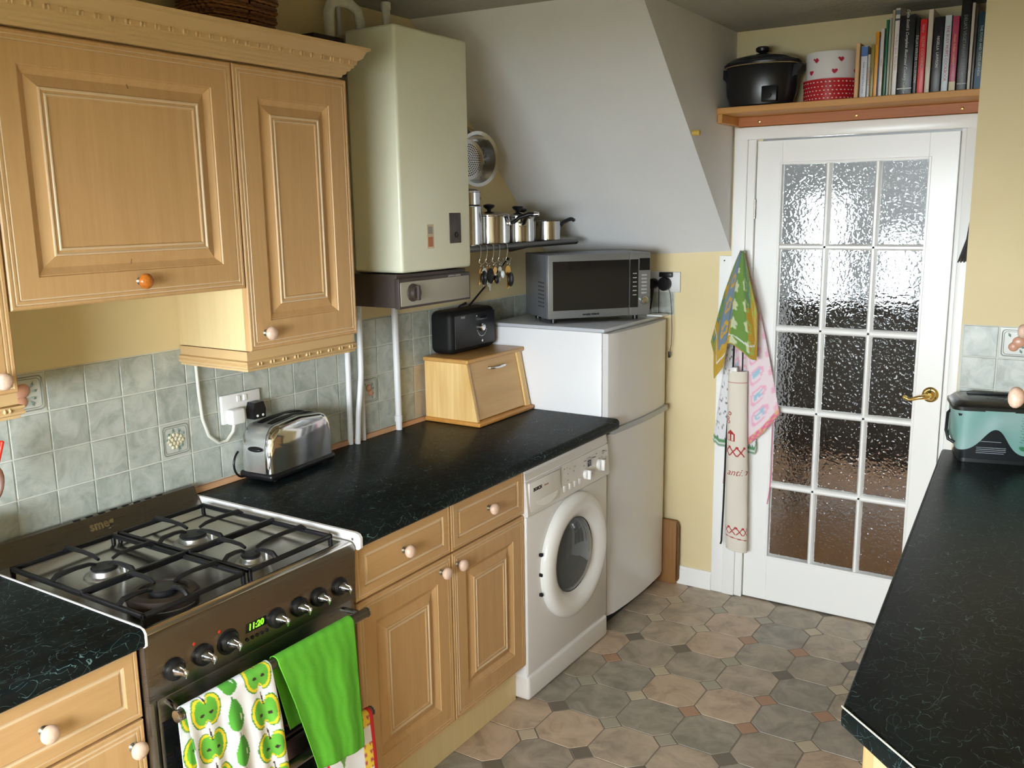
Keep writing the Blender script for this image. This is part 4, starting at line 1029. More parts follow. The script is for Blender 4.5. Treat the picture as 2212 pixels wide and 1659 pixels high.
# ================================================================== STEEL SHELF AND POTS
SHZ = 1.598
sh = thing('steel_shelf', 'dark steel wall shelf carrying saucepans, right of the boiler', 'shelf', (.07, .6, SHZ))
for k in range(9): MB().rbox(X0 + .012 + k * .026, X0 + .026 + k * .026, .205, 1.055, SHZ - .006, SHZ, .002, 1).build('shelf_slat', DARKST, sh)
MB().cyl((.205, .205, SHZ - .008), (.205, 1.062, SHZ - .008), .0115, n=16).build('front_rail', DARKST, sh)
for y in (.30, .92):
    MB().prism([(X0 + .001, SHZ - .006), (.15, SHZ - .006), (.14, SHZ - .012), (X0 + .012, SHZ - .05), (X0 + .001, SHZ - .05)], 'y', y - .004, y + .004).build('bracket', DARKST, sh)
def lid(t, x, y, z, r, par=None):
    l = MB().lathe([(r + .002, 0), (r + .002, .003), (r * .8, .010), (r * .35, .016), (.010, .018)], (x, y, z), 'z', 32).build('lid', STEEL, t)
    MB().lathe([(.007, .017), (.009, .024), (.020, .032), (.024, .038), (.020, .043), (.001, .046)], (x, y, z), 'z', 20).build('lid_knob', BLACK, l)
    MB().lathe([(.016, .0435), (.012, .0465), (.001, .0475)], (x, y, z), 'z', 20).build('lid_knob_cap', STEEL, l)
def pan(label, x, y, r, h, ang=None, lidded=True, z=SHZ):
    t = thing('saucepan', label, 'saucepan', (x, y, z), group='saucepans on the steel shelf')
    MB().lathe([(.001, .0005), (r - .004, .0005), (r, .004), (r, h - .003), (r + .003, h), (r - .001, h), (r - .003, h - .004), (r - .003, .004), (.001, .0035)], (x, y, z), 'z', 36, cap=False).build('body', STEEL, t)
    if ang is not None:
        d = Vector((math.cos(ang), math.sin(ang), 0)); p = Vector((x, y, z + h - .030)) + d * r
        MB().rbox(-.016, .016, -.010, .010, -.002, .012, .003, M=axes(p, (-d.y, d.x, 0), (0, 0, 1))).build('handle_mount', STEEL, t)
        pts = [p, p + d * .022 + Vector((0, 0, .004)), p + d * .045 + Vector((0, 0, .022)), p + d * .085 + Vector((0, 0, .034)), p + d * .115 + Vector((0, 0, .033))]
        hd_ = MB().tube(pts, [.007, .009, .010, .010, .008], 10, flat=.8).build('handle', BLACK, t, 60)
        MB().tube([pts[-1] - d * .008, pts[-1] + d * .010], [.0115, .008], 10).build('handle_end', STEEL, hd_, 60)
    else:
        for s in (-1, 1):
            pts = [(x + .03 * s * .2, y, z)]
            MB().tube([(x - .028, y + s * (r - .001), z + h - .03), (x - .028, y + s * (r + .018), z + h - .024), (x + .028, y + s * (r + .018), z + h - .024), (x + .028, y + s * (r - .001), z + h - .03)], .005, 8).build('loop_handle', BLACK, t, 60)
    if lidded: lid(t, x, y, z + h, r)
    return t
pan('tall steel stockpot on the shelf, mostly hidden behind the boiler', .100, .335, .085, .150, None, False)
pan('steel steamer pan stacked on the stockpot beside the boiler', .100, .335, .080, .052, None, True, SHZ + .1505)
pan('steel saucepan second from the boiler with upturned black handle', .100, .535, .082, .112, R(15), True)
pan('steel saucepan with its black handle pointing straight into the room', .115, .725, .068, .105, R(-42), True)
pan('steel saucepan with a dark lid knob at the back of the shelf', .020, .905, .058, .095, None, True)
pan('smallest steel saucepan at the right end of the shelf, black handle tipped up', .135, .928, .057, .085, R(75), False)
# colander and lid hanging on the wall
co = thing('colander', 'shiny steel colander hanging on the wall above the saucepans', 'colander', (X0 + .03, .51, 1.93))
cM = axes((.000, .535, 1.930), (.25, .95, 0), (0, .05, 1))
MB().lathe([(.001, 0), (.074, 0), (.080, .003), (.092, .040), (.096, .060), (.108, .064), (.108, .067), (.094, .064), (.090, .042), (.080, .004), (.076, .003), (.001, .003)], (0, 0, 0), 'z', 40, M=cM, cap=False).build('bowl', STEEL, co)
ho = MB()
for k in range(8):
    for a in range(max(1, k * 6)):
        t = 2 * math.pi * a / max(1, k * 6); ho.lathe([(.0028, .0028), (.0028, .0036), (.0001, .0037)], (k * .0088 * math.cos(t), k * .0088 * math.sin(t), 0), 'z', 6, M=cM)
tag(ho.build('perforations', BLACKM, co), kind='stuff')
MB().tube([(0.06, .519, 2.036), (-.0, .530, 2.058), (X0 + .002, .535, 2.085)], .003, 8).build('hanging_loop', STEEL, co)
ld = thing('pan_lid', 'grey steel pan lid hanging on the wall behind the colander', 'lid', (X0 + .02, .56, 1.975))
MB().lathe([(.100, 0), (.102, .003), (.07, .010), (.02, .014), (.001, .015)], (X0 + .004, .575, 1.965), 'x', 36).build('disc', STEEL, ld)
MB().lathe([(.008, .014), (.018, .024), (.016, .030), (.001, .032)], (X0 + .004, .575, 1.965), 'x', 16).build('lid_knob', BLACK, ld)
# hooks and keys on the rail
def shook(label, y):
    t = thing('s_hook', label, 'hook', (.205, y, 1.54), group='hooks on the shelf rail')
    pts = [(.190, y, SHZ - .010), (.192, y, SHZ + .002), (.205, y, SHZ + .0055), (.218, y, SHZ + .001), (.221, y - .003, SHZ - .020), (.222, y - .010, SHZ - .045), (.218, y - .012, SHZ - .058), (.226, y - .006, SHZ - .066), (.230, y + .002, SHZ - .062), (.230, y + .006, SHZ - .050)]
    MB().tube(pts, .0018, 8).build('wire', STEEL, t, 60); return t
hl = ['s-hook nearest the boiler on the shelf rail', 'second s-hook from the boiler, black fob below', 'third s-hook from the boiler on the shelf rail', 'fourth s-hook from the boiler holding a white key', 'rightmost s-hook on the rail holding a gold key']
for l_, y in zip(hl, (.300, .342, .386, .428, .482)): shook(l_, y)
GOLD = mat('key_gold', (.65, .36, .10), .35, .9)
def key(parent, x, y, z, mt, s=1.0, tilt=0.0):
    M = Matrix.Translation((x, y, z)) @ Matrix.Rotation(tilt, 4, 'X') @ Matrix.Scale(s, 4)
    b = MB(); b.lathe([(.012, -.001), (.012, .001)], (0, 0, -.012), 'x', 16, M=M); b.box(-.001, .001, -.004, .004, -.055, -.022, M=M)
    for k in range(3): b.box(-.001, .001, .003, .0065, -.052 + k * .008, -.048 + k * .008, M=M)
    return b.build('key', mt, parent)
def bunch(label, y, items, fob=None):
    zt = SHZ - .066
    t = thing('key_bunch', label, 'keys', (.226, y, zt - .06), group='bunches of keys')
    rp = [(.226 + .003 * math.sin(a), y - .006 + .009 * math.cos(a), zt - .007 + .009 * math.sin(a)) for a in [2 * math.pi * k / 16 for k in range(17)]]
    MB().tube(rp, .0012, 6, caps=False).build('key_ring', STEEL, t)
    for i, (mt, s, tl) in enumerate(items): key(t, .226 + .004 * i - .004, y - .006, zt - .014, mt, s * 1.3, R(tl))
    if fob:
        fm, fs, fz = fob; MB().sphere((.232, y - .004 + fs * .2, zt - fz), (.008, fs * 1.15, fs * 1.7), 16).build('key_fob', fm, t, 60)
    return t
bunch('bunch of steel keys with a black fob nearest the boiler', .302, [(STEEL, 1.0, 12), (GOLD, .9, -20), (STEEL, 1.1, 25)], (BLACK, .016, .050))
bunch('bunch of dark keys on the second hook from the boiler', .344, [(STEEL, 1.25, 8), (GOLD, 1.0, -14), (GOLD, .9, 24)], (BLACKM, .018, .045))
bunch('small bunch of keys with a black tag on the third hook', .388, [(STEEL, .9, 18), (GOLD, .8, -6)], (BLACK, .010, .062))
bunch('keys with a white plastic tag on the fourth hook', .430, [(STEEL, .8, -10)], (mat('tag_white', '#cfd4d8', .4), .0085, .045))
bunch('gold key with a black teardrop fob on the last hook', .484, [(GOLD, 1.25, 0)], (BLACK, .017, .068))

# ================================================================== SHELF OVER THE DOOR
SZ = 2.115
ds = thing('door_shelf', 'pine shelf above the door holding books, tins and a slow cooker', 'shelf', (1.32, 1.17, 2.09))
MB().rbox(XS + .001, XP - .002, 1.062, YW - .001, 2.091, SZ, .002, 1).build('shelf_board', SHELFW, ds)
bt = MB().rbox(XS + .022, XP - .002, YW - .022, YW - .0005, 2.052, 2.091, .002, 1).build('wall_batten', BATTEN, ds)
for x in (.95, 1.33, 1.70): MB().lathe([(.0055, 0), (.0055, .002), (.002, .003)], (x, YW - .022, 2.070), '-y', 12).build('screw', BRASS, bt)
MB().rbox(XS + .001, XS + .022, 1.068, YW - .001, 2.056, 2.091, .002, 1).build('side_batten', SHELFW, ds)
# slow cooker
sc_ = thing('slow_cooker', 'black slow cooker with glass lid on the left of the door shelf', 'slow cooker', (.985, 1.165, SZ))
def oval(b, prof, cx, cy, z, ax, ay, n=40, m=0):
    M = Matrix.Translation((cx, cy, z)) @ Matrix.Diagonal((ax, ay, 1, 1)); b.lathe(prof, (0, 0, 0), 'z', n, m, M=M); return b
oval(MB(), [(.80, .001), (.86, .006), (.97, .05), (1.0, .10), (1.0, .150), (.98, .156)], .985, 1.163, SZ, .142, .098).build('body', mat('cooker_black', (.010, .010, .011), .28), sc_)
oval(MB(), [(.985, .156), (1.06, .157), (1.07, .164), (1.0, .168)], .985, 1.163, SZ, .142, .098).build('rim', BLACK, sc_)
oval(MB(), [(1.02, .167), (1.02, .171), (.86, .185), (.5, .197), (.1, .200)], .985, 1.163, SZ, .142, .098).build('lid', mat('lid_smoke', (.03, .03, .035), .08), sc_)
MB().tube([(x_, y_, SZ + .1565) for x_, y_ in [(.985 + .1428 * math.cos(2 * math.pi * k / 40), 1.163 + .0985 * math.sin(2 * math.pi * k / 40)) for k in range(41)]], .0022, 6, caps=False).build('gold_band', mat('band_gold', '#b39a66', .4), sc_)
MB().lathe([(.012, .198), (.014, .205), (.026, .212), (.028, .222), (.022, .228), (.001, .229)], (.985, 1.163, SZ), 'z', 20).build('lid_knob', BLACK, sc_)
for s in (-1, 1): MB().prism([(.985 + s * .128, .10), (.985 + s * .150, .118), (.985 + s * .168, .142), (.985 + s * .165, .150), (.985 + s * .135, .148)], 'y', 1.125, 1.20, M=Matrix.Translation((0, 0, SZ))).build('handle', BLACK, sc_)
MB().rbox(1.015, 1.075, 1.0655, 1.085, SZ + .012, SZ + .070, .004).build('control_box', BLACK, sc_)
MB().lathe([(.012, 0), (.012, .006), (.001, .007)], (1.045, 1.066, SZ + .035), '-y', 16).build('dial', BLACKM, sc_)
# cake tins
def tin(label, cy, z0, h, r, colf, lidh):
    t = thing('cake_tin', label, 'tin', (1.252, cy, z0))
    b = MB(); n = 230
    def pos(u, v): a = -2 * math.pi * u; return (1.252 + r * math.cos(a), cy + r * math.sin(a), z0 + .001 + v * (h - lidh))
    b.grid(pos, n, 90, col=lambda u, v: colf(u * 2 * math.pi * r, v * (h - lidh)))
    b.build('tin_wall', vcol('printed_tin', .25), t, 60, fix=False)
    l = MB()
    def lp(u, v): a = -2 * math.pi * u; return (1.252 + (r + .0022) * math.cos(a), cy + (r + .0022) * math.sin(a), z0 + h - lidh - .004 + v * (lidh + .002))
    l.grid(lp, n, 14, col=lambda u, v: colf(u * 2 * math.pi * r + .02, v * lidh + .11))
    l = l.build('tin_lid', vcol('printed_tin'), t, 60, fix=False)
    cc_ = colf(.001, .001)
    m_ = mat('tin_top_' + ('red' if cc_[0] > cc_[1] * 3 else 'white'), (.55, .03, .04) if cc_[0] > cc_[1] * 3 else (.72, .70, .69), .25)
    MB().lathe([(r + .003, h - .004), (r + .003, h - .001), (r - .002, h), (.001, h - .002)], (1.252, cy, z0), 'z', 60).build('lid_top', m_, l)
    MB().lathe([(r, .0005), (r, .003)], (1.252, cy, z0), 'z', 60).build('tin_base', m_, t)
def dots(p, q):
    x = p / .0150; y = q / .0140; r = int(math.floor(y)); fx_ = (x + .5 * (r % 2)) % 1 - .5; fy_ = y % 1 - .5
    return (.80, .74, .66) if fx_ * fx_ + fy_ * fy_ < .026 else (.42, .012, .02)
def hearts(p, q):
    x = p / .046; y = q / .042; r = int(math.floor(y)); k = x + .5 * (r % 2); fx_ = (k % 1 - .5) * 3.6; fy_ = (y % 1 - .5) * 3.6
    a = fx_ * fx_ + (fy_ - .25) ** 2
    if (fx_ * fx_ + (fy_) ** 2 - .42) ** 3 - fx_ * fx_ * fy_ ** 3 * 1.6 < 0 and int(math.floor(k)) % 2 == 0 or False: return (.42, .02, .05)
    return (.70, .68, .68)
tin('red cake tin with white polka dots under the heart tin', 1.168, SZ, .078, .100, dots, .018)
tin('white cake tin with red hearts stacked on the polka dot tin', 1.168, SZ + .0785, .098, .094, hearts, .026)
# books
def book(label, x0, x1, h, col, d=.16, y0=1.085, tcol=None, txt=None, ts=.012, bands=(), pages=True, shear=0.0, lean=0.0, toff=0.0):
    t = thing('book', label, 'book', ((x0 + x1) / 2, y0 + d / 2, SZ), group='cookbooks on the door shelf')
    g_ = .0004; x0 += g_; x1 -= g_; tk = min(.0025, (x1 - x0) * .22)
    cm_ = mat('cover_' + str(col), col, .35)
    c_ = MB().rbox(x0, x1, y0, y0 + .004, SZ, SZ + h, .0018, 2); c_.box(x0, x0 + tk, y0 + .002, y0 + d, SZ, SZ + h); c_.box(x1 - tk, x1, y0 + .002, y0 + d, SZ, SZ + h)
    c_ = c_.build('cover', cm_, t, 30)
    MB().box(x0 + tk, x1 - tk, y0 + .004, y0 + d - .004, SZ + .003, SZ + h - .003).build('pages', mat('paper', '#d8ceb4', .85), t, 0)
    for (z0, z1, bc) in bands: MB().box(x0 + .0002, x1 - .0002, y0 - .0004, y0 + .001, SZ + z0, SZ + z1).build('spine_band', mat('band_' + str(bc), bc, .4), c_, 0)
    if txt:
        text(MB(), txt, ts, axes(((x0 + x1) / 2, y0 - .0006, SZ + h / 2 + toff), (0, 0, -1), (1, 0, 0)), shear=shear, depth=.0003).build('spine_lettering', mat('ink_' + str(tcol), tcol, .5), c_, 0)
    return t
be = thing('book_end', 'plain pale wooden board standing next to the tins as book end', 'book end', (1.364, 1.17, SZ))
MB().rbox(1.357, 1.371, 1.075, 1.245, SZ, SZ + .192, .002, 1).build('board', wood('book_end_wood', '#d2a877', '#c29763', 'z'), be)
K = (.010, .010, .011)
book('slim white book with a blue band at the top of its spine', 1.374, 1.397, .180, (.62, .63, .66), tcol=(.1, .12, .3), txt='Sweet and Simple Party Cakes', ts=.009, bands=[(.145, .178, (.05, .13, .38))], toff=-.02)
book('short white and red paperback between the blue banded and olive books', 1.398, 1.408, .150, (.55, .52, .5), tcol=(.4, .03, .03), txt='The Complete Book of', ts=.007)
book('thin olive green book spine', 1.408, 1.421, .182, (.26, .20, .05), tcol=(.1, .07, .02), txt='vegetarian', ts=.007)
book('tall orange spined book', 1.421, 1.434, .225, (.72, .30, .02), tcol=(.5, .02, .02), txt='Lunch', ts=.009, toff=.08)
book('very thin blue book beside the orange one', 1.4345, 1.438, .205, (.06, .14, .34))
book('white book with a brown top edge, left of the green books', 1.438, 1.451, .235, (.66, .60, .56), tcol=(.35, .1, .1), txt='cookery', ts=.008, bands=[(.232, .255, (.25, .07, .06))] if False else [])
book('thin dark green booklet', 1.4545, 1.464, .262, (.02, .13, .06))
book('pale grey green booklet right of the dark green one', 1.465, 1.474, .266, (.35, .38, .32))
book('beige booklet reaching almost to the ceiling', 1.474, 1.4835, .292, (.42, .34, .22))
book('tall white spined book left of the thick black one', 1.484, 1.500, .297, (.72, .68, .66), tcol=(.55, .3, .28), txt='The Bean Book  Rose Elliot', ts=.011, bands=[(.255, .262, (.05, .06, .09)), (.275, .290, (.10, .12, .16))])
book('thickest black book with white script lettering', 1.502, 1.552, .270, K, tcol=(.75, .75, .70), txt="Delia Smith's Complete Illustrated Cookery Course", ts=.0135, shear=.35, bands=[(.020, .023, (.7, .7, .65))], toff=.012)
book('thin black book with white capital letters', 1.554, 1.567, .257, K, tcol=(.5, .5, .48), txt="DELIA'S WINTER COLLECTION", ts=.0115, toff=-.01)
book('bright red book with grey lettering', 1.568, 1.591, .250, (.62, .02, .02), tcol=(.35, .28, .30), txt='leaky   SLOW COOKING', ts=.0135, toff=.035)
book('tall cream book between the red and the black one', 1.593, 1.610, .280, (.62, .54, .44), tcol=(.55, .47, .38), txt='THE MEDITERRANEAN', ts=.010)
book('black book with white capitals right of the tall cream one', 1.613, 1.645, .252, (.012, .010, .012), tcol=(.7, .7, .7), txt='NIGELLA  LAWSON', ts=.012, toff=.01)
book('pale blue book with dark red capital letters', 1.647, 1.669, .254, (.55, .62, .68), tcol=(.42, .02, .02), txt="THE BUSY MUM'S COOKBOOK", ts=.0135)
book('raspberry pink book with cream foot', 1.672, 1.693, .248, (.42, .05, .11), tcol=(.7, .42, .12), txt='classic Indian cookery', ts=.0115, bands=[(.001, .032, (.66, .58, .38))], toff=.015)
book('largest black book, taller than its neighbours, near the wall return', 1.696, 1.728, .306, (.008, .008, .009), tcol=(.20, .20, .19), txt='DELIA\'S VEGETARIAN COLLECTION', ts=.0145, bands=[(.022, .024, (.6, .6, .58))], toff=-.02)
book('thin white and brown book beside the largest black one', 1.7295, 1.740, .285, (.50, .44, .38))
book('dark brown book second from the wall return', 1.741, 1.750, .275, (.05, .03, .02))
book('dark teal book half hidden by the wall return', 1.751, 1.775, .252, (.015, .045, .055), tcol=(.5, .5, .45), txt='THE FOOD AND TASTE OF INDIA', ts=.011, bands=[(.0, .07, (.03, .09, .16))])

# ================================================================== HANGING CLOTHS BY THE DOOR
hk = thing('coat_hook', 'small metal hook on the white board by the door, holding aprons', 'hook', (.905, YW - .03, 1.53))
MB().tube([(.905, YW - .0205, 1.532), (.905, YW - .05, 1.532), (.905, YW - .062, 1.540), (.905, YW - .066, 1.550)], .004, 8).build('hook', PEWTER, hk, 60)
MB().rbox(.895, .915, YW - .0235, YW - .0205, 1.515, 1.548, .001, 1).build('hook_plate', PEWTER, hk)
def fan(name, label, cat, outline, nu, nv, colf, mt, yb, amp, waves, top, ph=0.0, thick=.0014, dip=0.0):
    """cloth gathered at `top`, spreading to the points of `outline` (x,z)"""
    t = thing(name, label, cat, (top[0], top[1], min(z for _, z in outline)))
    def edge(u):
        k = u * (len(outline) - 1); i = min(int(k), len(outline) - 2); f_ = k - i
        a, b = outline[i], outline[i + 1]; return (a[0] + (b[0] - a[0]) * f_, a[1] + (b[1] - a[1]) * f_)
    def pos(u, v):
        ex, ez = edge(u); s = v ** .85
        wide = s
        x = top[0] + (ex - top[0]) * wide + (u - .5) * .016 * (1 - v); z = top[2] + (ez - top[2]) * v
        y = top[1] + (yb - top[1]) * min(1, v * 2.2) + amp * min(1, .25 + v * 1.3) * math.sin(2 * math.pi * waves * u + ph) - dip * math.sin(math.pi * u) * v
        return (x, min(y, YW - .0225 if x < .945 else YW - .008), z)
    c_ = MB().grid(pos, nu, nv, col=colf).build('cloth', mt, t, 80, fix=False)
    so = c_.modifiers.new('thick', 'SOLIDIFY'); so.thickness = thick; so.offset = 0
    return t
OCH = (.50, .30, .03); BLU = (.17, .23, .30); GR2 = (.16, .30, .06); PALE = (.55, .60, .38)
def towel_print(u, v):
    if u > .985 or u < .012 or v > .985: return (.40, .30, .05)
    p = u * 3.2; q = v * 3.4
    if abs((v - .80) - .10 * math.sin(3 * u)) < .008 : return (.62, .66, .62)
    if u < .20: base = blend(OCH, GR2, .5 + .5 * math.sin(q * 4)); fg = (.08, .2, .2)
    elif u < .48: base = BLU if v < .78 else OCH; fg = OCH
    elif u < .72: base = GR2; fg = PALE
    else: base = OCH if v > .52 else blend(GR2, BLU, .4); fg = (.28, .44, .10)
    x = (p * 1.5) % 1 - .5; y = (q * 1.5 + .3 * int(p * 1.5)) % 1 - .5; r = math.hypot(x * 1.1, y) + .05 * math.sin(5 * math.atan2(y, x))
    if (r < .30 if fg == PALE else .17 < r < .31) and v > .18: return fg
    if fg == PALE and r < .10: return base
    return blend(base, tuple(q_ * .8 for q_ in base), .5 + .5 * math.sin(v * 300 + u * 40))
fan('tea_towel', 'green, ochre and blue pepper print tea towel hanging by the door', 'tea towel', [(.815, 1.135), (.800, 1.165), (.822, 1.12), (.830, 1.01), (.868, 1.065), (.880, 1.165), (.905, 1.165), (.955, 1.135), (.985, 1.108), (1.004, 1.10), (1.002, 1.17), (1.000, 1.30)], 90, 110, towel_print, CLOTH, YW - .105, .010, 2.5, (.912, YW - .072, 1.548), .6, dip=.03)
# cream apron, long and folded into a narrow tube
cap_ = thing('apron', 'long cream apron with red printed motifs hanging by the door', 'apron', (.925, YW - .08, .245))
def ap_x(v): return (.874 + .006 * v - .004 * math.sin(3 * v), .953 + .022 * v)
LINE = (.42, .03, .03); CR = (.74, .69, .60)
def apcol(u, v):
    s = v * .80; w_ = .085 * 1.55; p = u * w_
    f = (u - .0) * 1.0
    if abs(s - .048) < .0016 and .05 < u < .95: return LINE
    if abs(s - (.745 - .012 * (1 - u))) < .0018: return LINE
    def sp_(cx, cy, r):
        x, y = (p - cx) / r, (s - cy) / r
        if abs(abs(x) - abs(y) * .75) < .16 and abs(y) < 1: return True
        return min((x - .75) ** 2 + (y + .95) ** 2, (x + .75) ** 2 + (y + .95) ** 2) < .09
    for k in range(4):
        if sp_(.030 + k * .027, .708, .016): return LINE
    for k in range(3):
        if sp_(.030 + k * .030, .350, .020): return LINE
    for cx, cy in ((.032, .205), (.042, .185), (.036, .222)):
        d_ = math.hypot(p - cx, s - cy)
        if .0045 < d_ < .0085: return LINE
    x, y = p - .048, s - .275
    if -.020 < y < 0 and abs(x) < .020 * (1 + y / .020): return LINE
    if 0 <= y < .030 and abs(x) < .018 and not (abs(abs(x) - .008) < .004 and .006 < y < .02): return LINE if abs(x) > .013 or y > .026 or abs(x) < .004 else CR
    return CR
def appos(u, v):
    x0_, x1_ = ap_x(v); a = math.pi * (1.06 - 1.12 * u); cx = (x0_ + x1_) / 2; r = (x1_ - x0_) / 2
    return (cx + r * math.cos(a), YW - .060 - .030 * math.sin(a) - .015 * (1 - v) - .003 * math.sin(9 * v + 6 * u), 1.045 - .80 * v - .012 * u * v)
c_ = MB().grid(appos, 90, 330, col=apcol).build('cloth', vcol('apron_canvas', .85, bmp=.1), cap_, 80, fix=False)
so = c_.modifiers.new('thick', 'SOLIDIFY'); so.thickness = .0015; so.offset = 0
tx_ = text(MB(), 'antin', .042, axes((.925, 0, .600), (1, 0, 0), (0, 0, 1)), shear=.4)
def on_apron(x, dy, z):
    v = (1.045 - z) / .80; x0_, x1_ = ap_x(v); c = max(-.99, min(.99, (x - (x0_ + x1_) / 2) / ((x1_ - x0_) / 2))); a = math.acos(c); u = (1.06 - a / math.pi) / 1.12
    return (x, appos(u, v)[1] - .0012 + dy * .3, z)
tx_.v = [on_apron(*q) for q in tx_.v]
tx_.build('script_print', mat('print_dark_red', (.36, .06, .05), .8), cap_, 0)
BL = mat('black_tape', (.012, .012, .012), .8)
MB().tube([(.900, YW - .1, 1.05), (.900, YW - .095, 1.2), (.905, YW - .066, 1.530)], .0045, 8, flat=.4).build('neck_strap', BL, cap_)
MB().tube([(.941, YW - .1, 1.05), (.938, YW - .095, 1.2), (.908, YW - .066, 1.530)], .0035, 8, flat=.4).build('neck_strap', BL, cap_)
MB().tube([(.873, YW - .066, .865), (.868, YW - .070, .70), (.866, YW - .072, .45), (.861, YW - .07, .27), (.857, YW - .07, .255)], .0045, 8, flat=.5).build('waist_tie', BL, cap_)
MB().rbox(.888, .918, YW - .105, YW - .085, 1.035, 1.062, .004).build('strap_slider', WHITEPL, cap_)
# pink apron
PK = (.80, .30, .42); PW = (.80, .68, .72)
def pinkcol(u, v):
    if u > .93 or v > .965: return (.72, .16, .30) if int((u + v) * 60) % 3 else (.62, .50, .18)
    if u < .03: return (.72, .22, .34)
    x = (u * 6) % 1 - .5; y = (v * 9 + .5 * (int(u * 6) % 2)) % 1 - .5
    if abs(x) < .22 and -.2 < y < .1 and random.random() < .8: return (.35, .55, .68)
    if .28 < math.hypot(x, y) < .40: return (.80, .42, .56)
    return PW
fan('apron', 'pink and white patterned apron with a pointed corner hanging by the door', 'apron', [(.868, .66), (.862, .72), (.872, .66), (.90, .70), (.94, .715), (.965, .722), (1.02, .775), (1.088, .866), (1.075, .885), (1.03, .98), (.99, 1.08)], 70, 90, pinkcol, CLOTH, YW - .040, .004, 1.5, (.912, YW - .045, 1.535), dip=.006)
pa = [o_ for o_ in COL.objects if o_.name.startswith('apron') and o_.type == 'EMPTY'][-1]
PKM = mat('pink_tape', (.72, .2, .34), .8)
MB().tube([(1.062, YW - .036, .86), (1.058, YW - .034, .75), (1.060, YW - .03, .60), (1.052, YW - .03, .50), (1.046, YW - .03, .46)], .0025, 6, flat=.5).build('waist_tie', PKM, pa)
MB().tube([(.862, YW - .055, .70), (.861, YW - .055, .62), (.856, YW - .055, .53)], .0025, 6, flat=.5).build('waist_tie', PKM, pa)
def wcol(u, v):
    if v > .955: return (.10, .28, .12) if int(v * 300) % 2 else (.75, .75, .75)
    x = (u * 7) % 1 - .5; y = (v * 14) % 1 - .5
    return (.05, .05, .06) if .2 < math.hypot(x, y * 1.2) < .32 and math.sin(7 * x + 9 * y + 5 * int(v * 14)) > 0 and v > .4 else (.76, .76, .78)
fan('apron', 'white apron with black lettering print at the back of the hanging bundle', 'apron', [(.800, .70), (.792, .712), (.82, .69), (.86, .69), (.90, .68), (.95, .675), (.985, .672), (.990, .70)], 60, 110, wcol, CLOTH, YW - .028, .003, 2, (.908, YW - .040, 1.530))

# hanging whisk / brush next to the right architrave
br_ = thing('hand_brush', 'dark bristled brush hanging beside the right door frame', 'brush', (1.775, YW - .05, 1.5))
for k in range(9):
    pass
    MB().tube([(1.772, YW - .045 - .002 * (k % 3), 1.86), (1.770 - .0006 * k, YW - .045, 1.74), (1.766 - .0018 * k, YW - .045, 1.60), (1.768 - .0052 * k, YW - .047 + .002 * (k % 3), 1.515 + .004 * (k % 2))], [.002, .003, .0035, .0025], 6).build('bristle_tuft', mat('bristle', (.035, .03, .03), .7), br_)
MB().cyl((1.776, YW - .045, 1.84), (1.776, YW - .045, 1.93), .006, n=10).build('handle', BLACKM, br_)
MB().tube([(1.776, YW - .045, 1.925), (1.778, YW - .022, 1.945), (1.780, YW - .0005, 1.945)], .002, 6).build('hanging_loop', BLACKM, br_)
# small wooden peg on the stair underside
pg = thing('wooden_peg', 'small yellowish wooden peg on the edge of the sloping ceiling', 'peg', (XS, .83, 1.995))
MB().cyl((XS, .815, 2.005), (XS + .030, .815, 2.005), .010, n=14).build('peg', wood('peg_wood', '#c9a74e', '#b8953f', 'x'), pg)

# ================================================================== RIGHT HAND SIDE
rw = thing('worktop', 'long dark worktop along the right wall with a clipped near corner', 'worktop', (2.1, 0, .87))
cpts = [(.0, 1.262), (.0, -.600), (.115, -.725), (.30, -.92), (.585, -.92), (.585, 1.262)]
def inset(pts, d):
    out = []
    n = len(pts)
    for i in range(n):
        a, b, c2 = Vector(pts[i - 1]), Vector(pts[i]), Vector(pts[(i + 1) % n])
        e1 = (b - a).normalized(); e2 = (c2 - b).normalized(); n1 = Vector((-e1.y, e1.x)); n2 = Vector((-e2.y, e2.x))
        k = n1 + n2; out.append(tuple(b + k * (d / max(.2, 1 + n1.dot(n2)))))
    return out
s_ = MB(); lev = [(.006, .87), (.001, .874), (0, .880), (0, .900), (.004, .907), (.009, .910)]
o = 0
for d, z in lev: s_.v += [tuple(RM @ Vector((p[0], p[1], z))) for p in inset(cpts, d)]
n = len(cpts)
for i in range(len(lev) - 1):
    for k in range(n): s_.f.append((i * n + k, i * n + (k + 1) % n, (i + 1) * n + (k + 1) % n, (i + 1) * n + k)); s_.m.append(0)
s_.f.append(tuple(range(n - 1, -1, -1))); s_.f.append(tuple((len(lev) - 1) * n + k for k in range(n))); s_.m += [0, 0]
s_.build('slab', WORK, rw, 30)
MB().tube([tuple(RM @ Vector(q)) for q in ((.000, -.598, .9075), (.006, -.608, .9095), (.1195, -.7235, .9095), (.303, -.9165, .9095))], .0016, 6).build('pale_joint', mat('pale_edge', '#c8c8be', .5), rw)
rb = thing('base_cabinet', 'pale wood base unit under the right hand worktop', 'cabinet', tuple(RM @ Vector((.3, .2, 0))))
MB().box(.05, .58, -.55, 1.20, .14, .868, M=RM).build('body', CABSIDE, rb, 0)
MB().box(.09, .56, -.53, 1.20, .0, .14, M=RM).build('plinth', CABSIDE, rb, 0)
MB().prism([(.049, -.55), (.30, -.84), (.56, -.84), (.56, -.55)], 'z', .14, .868, M=RM).build('corner_body', CABSIDE, rb, 0)
MB().prism([(.09, -.53), (.31, -.80), (.55, -.80), (.55, -.53)], 'z', 0, .14, M=RM).build('corner_plinth', CABSIDE, rb, 0)
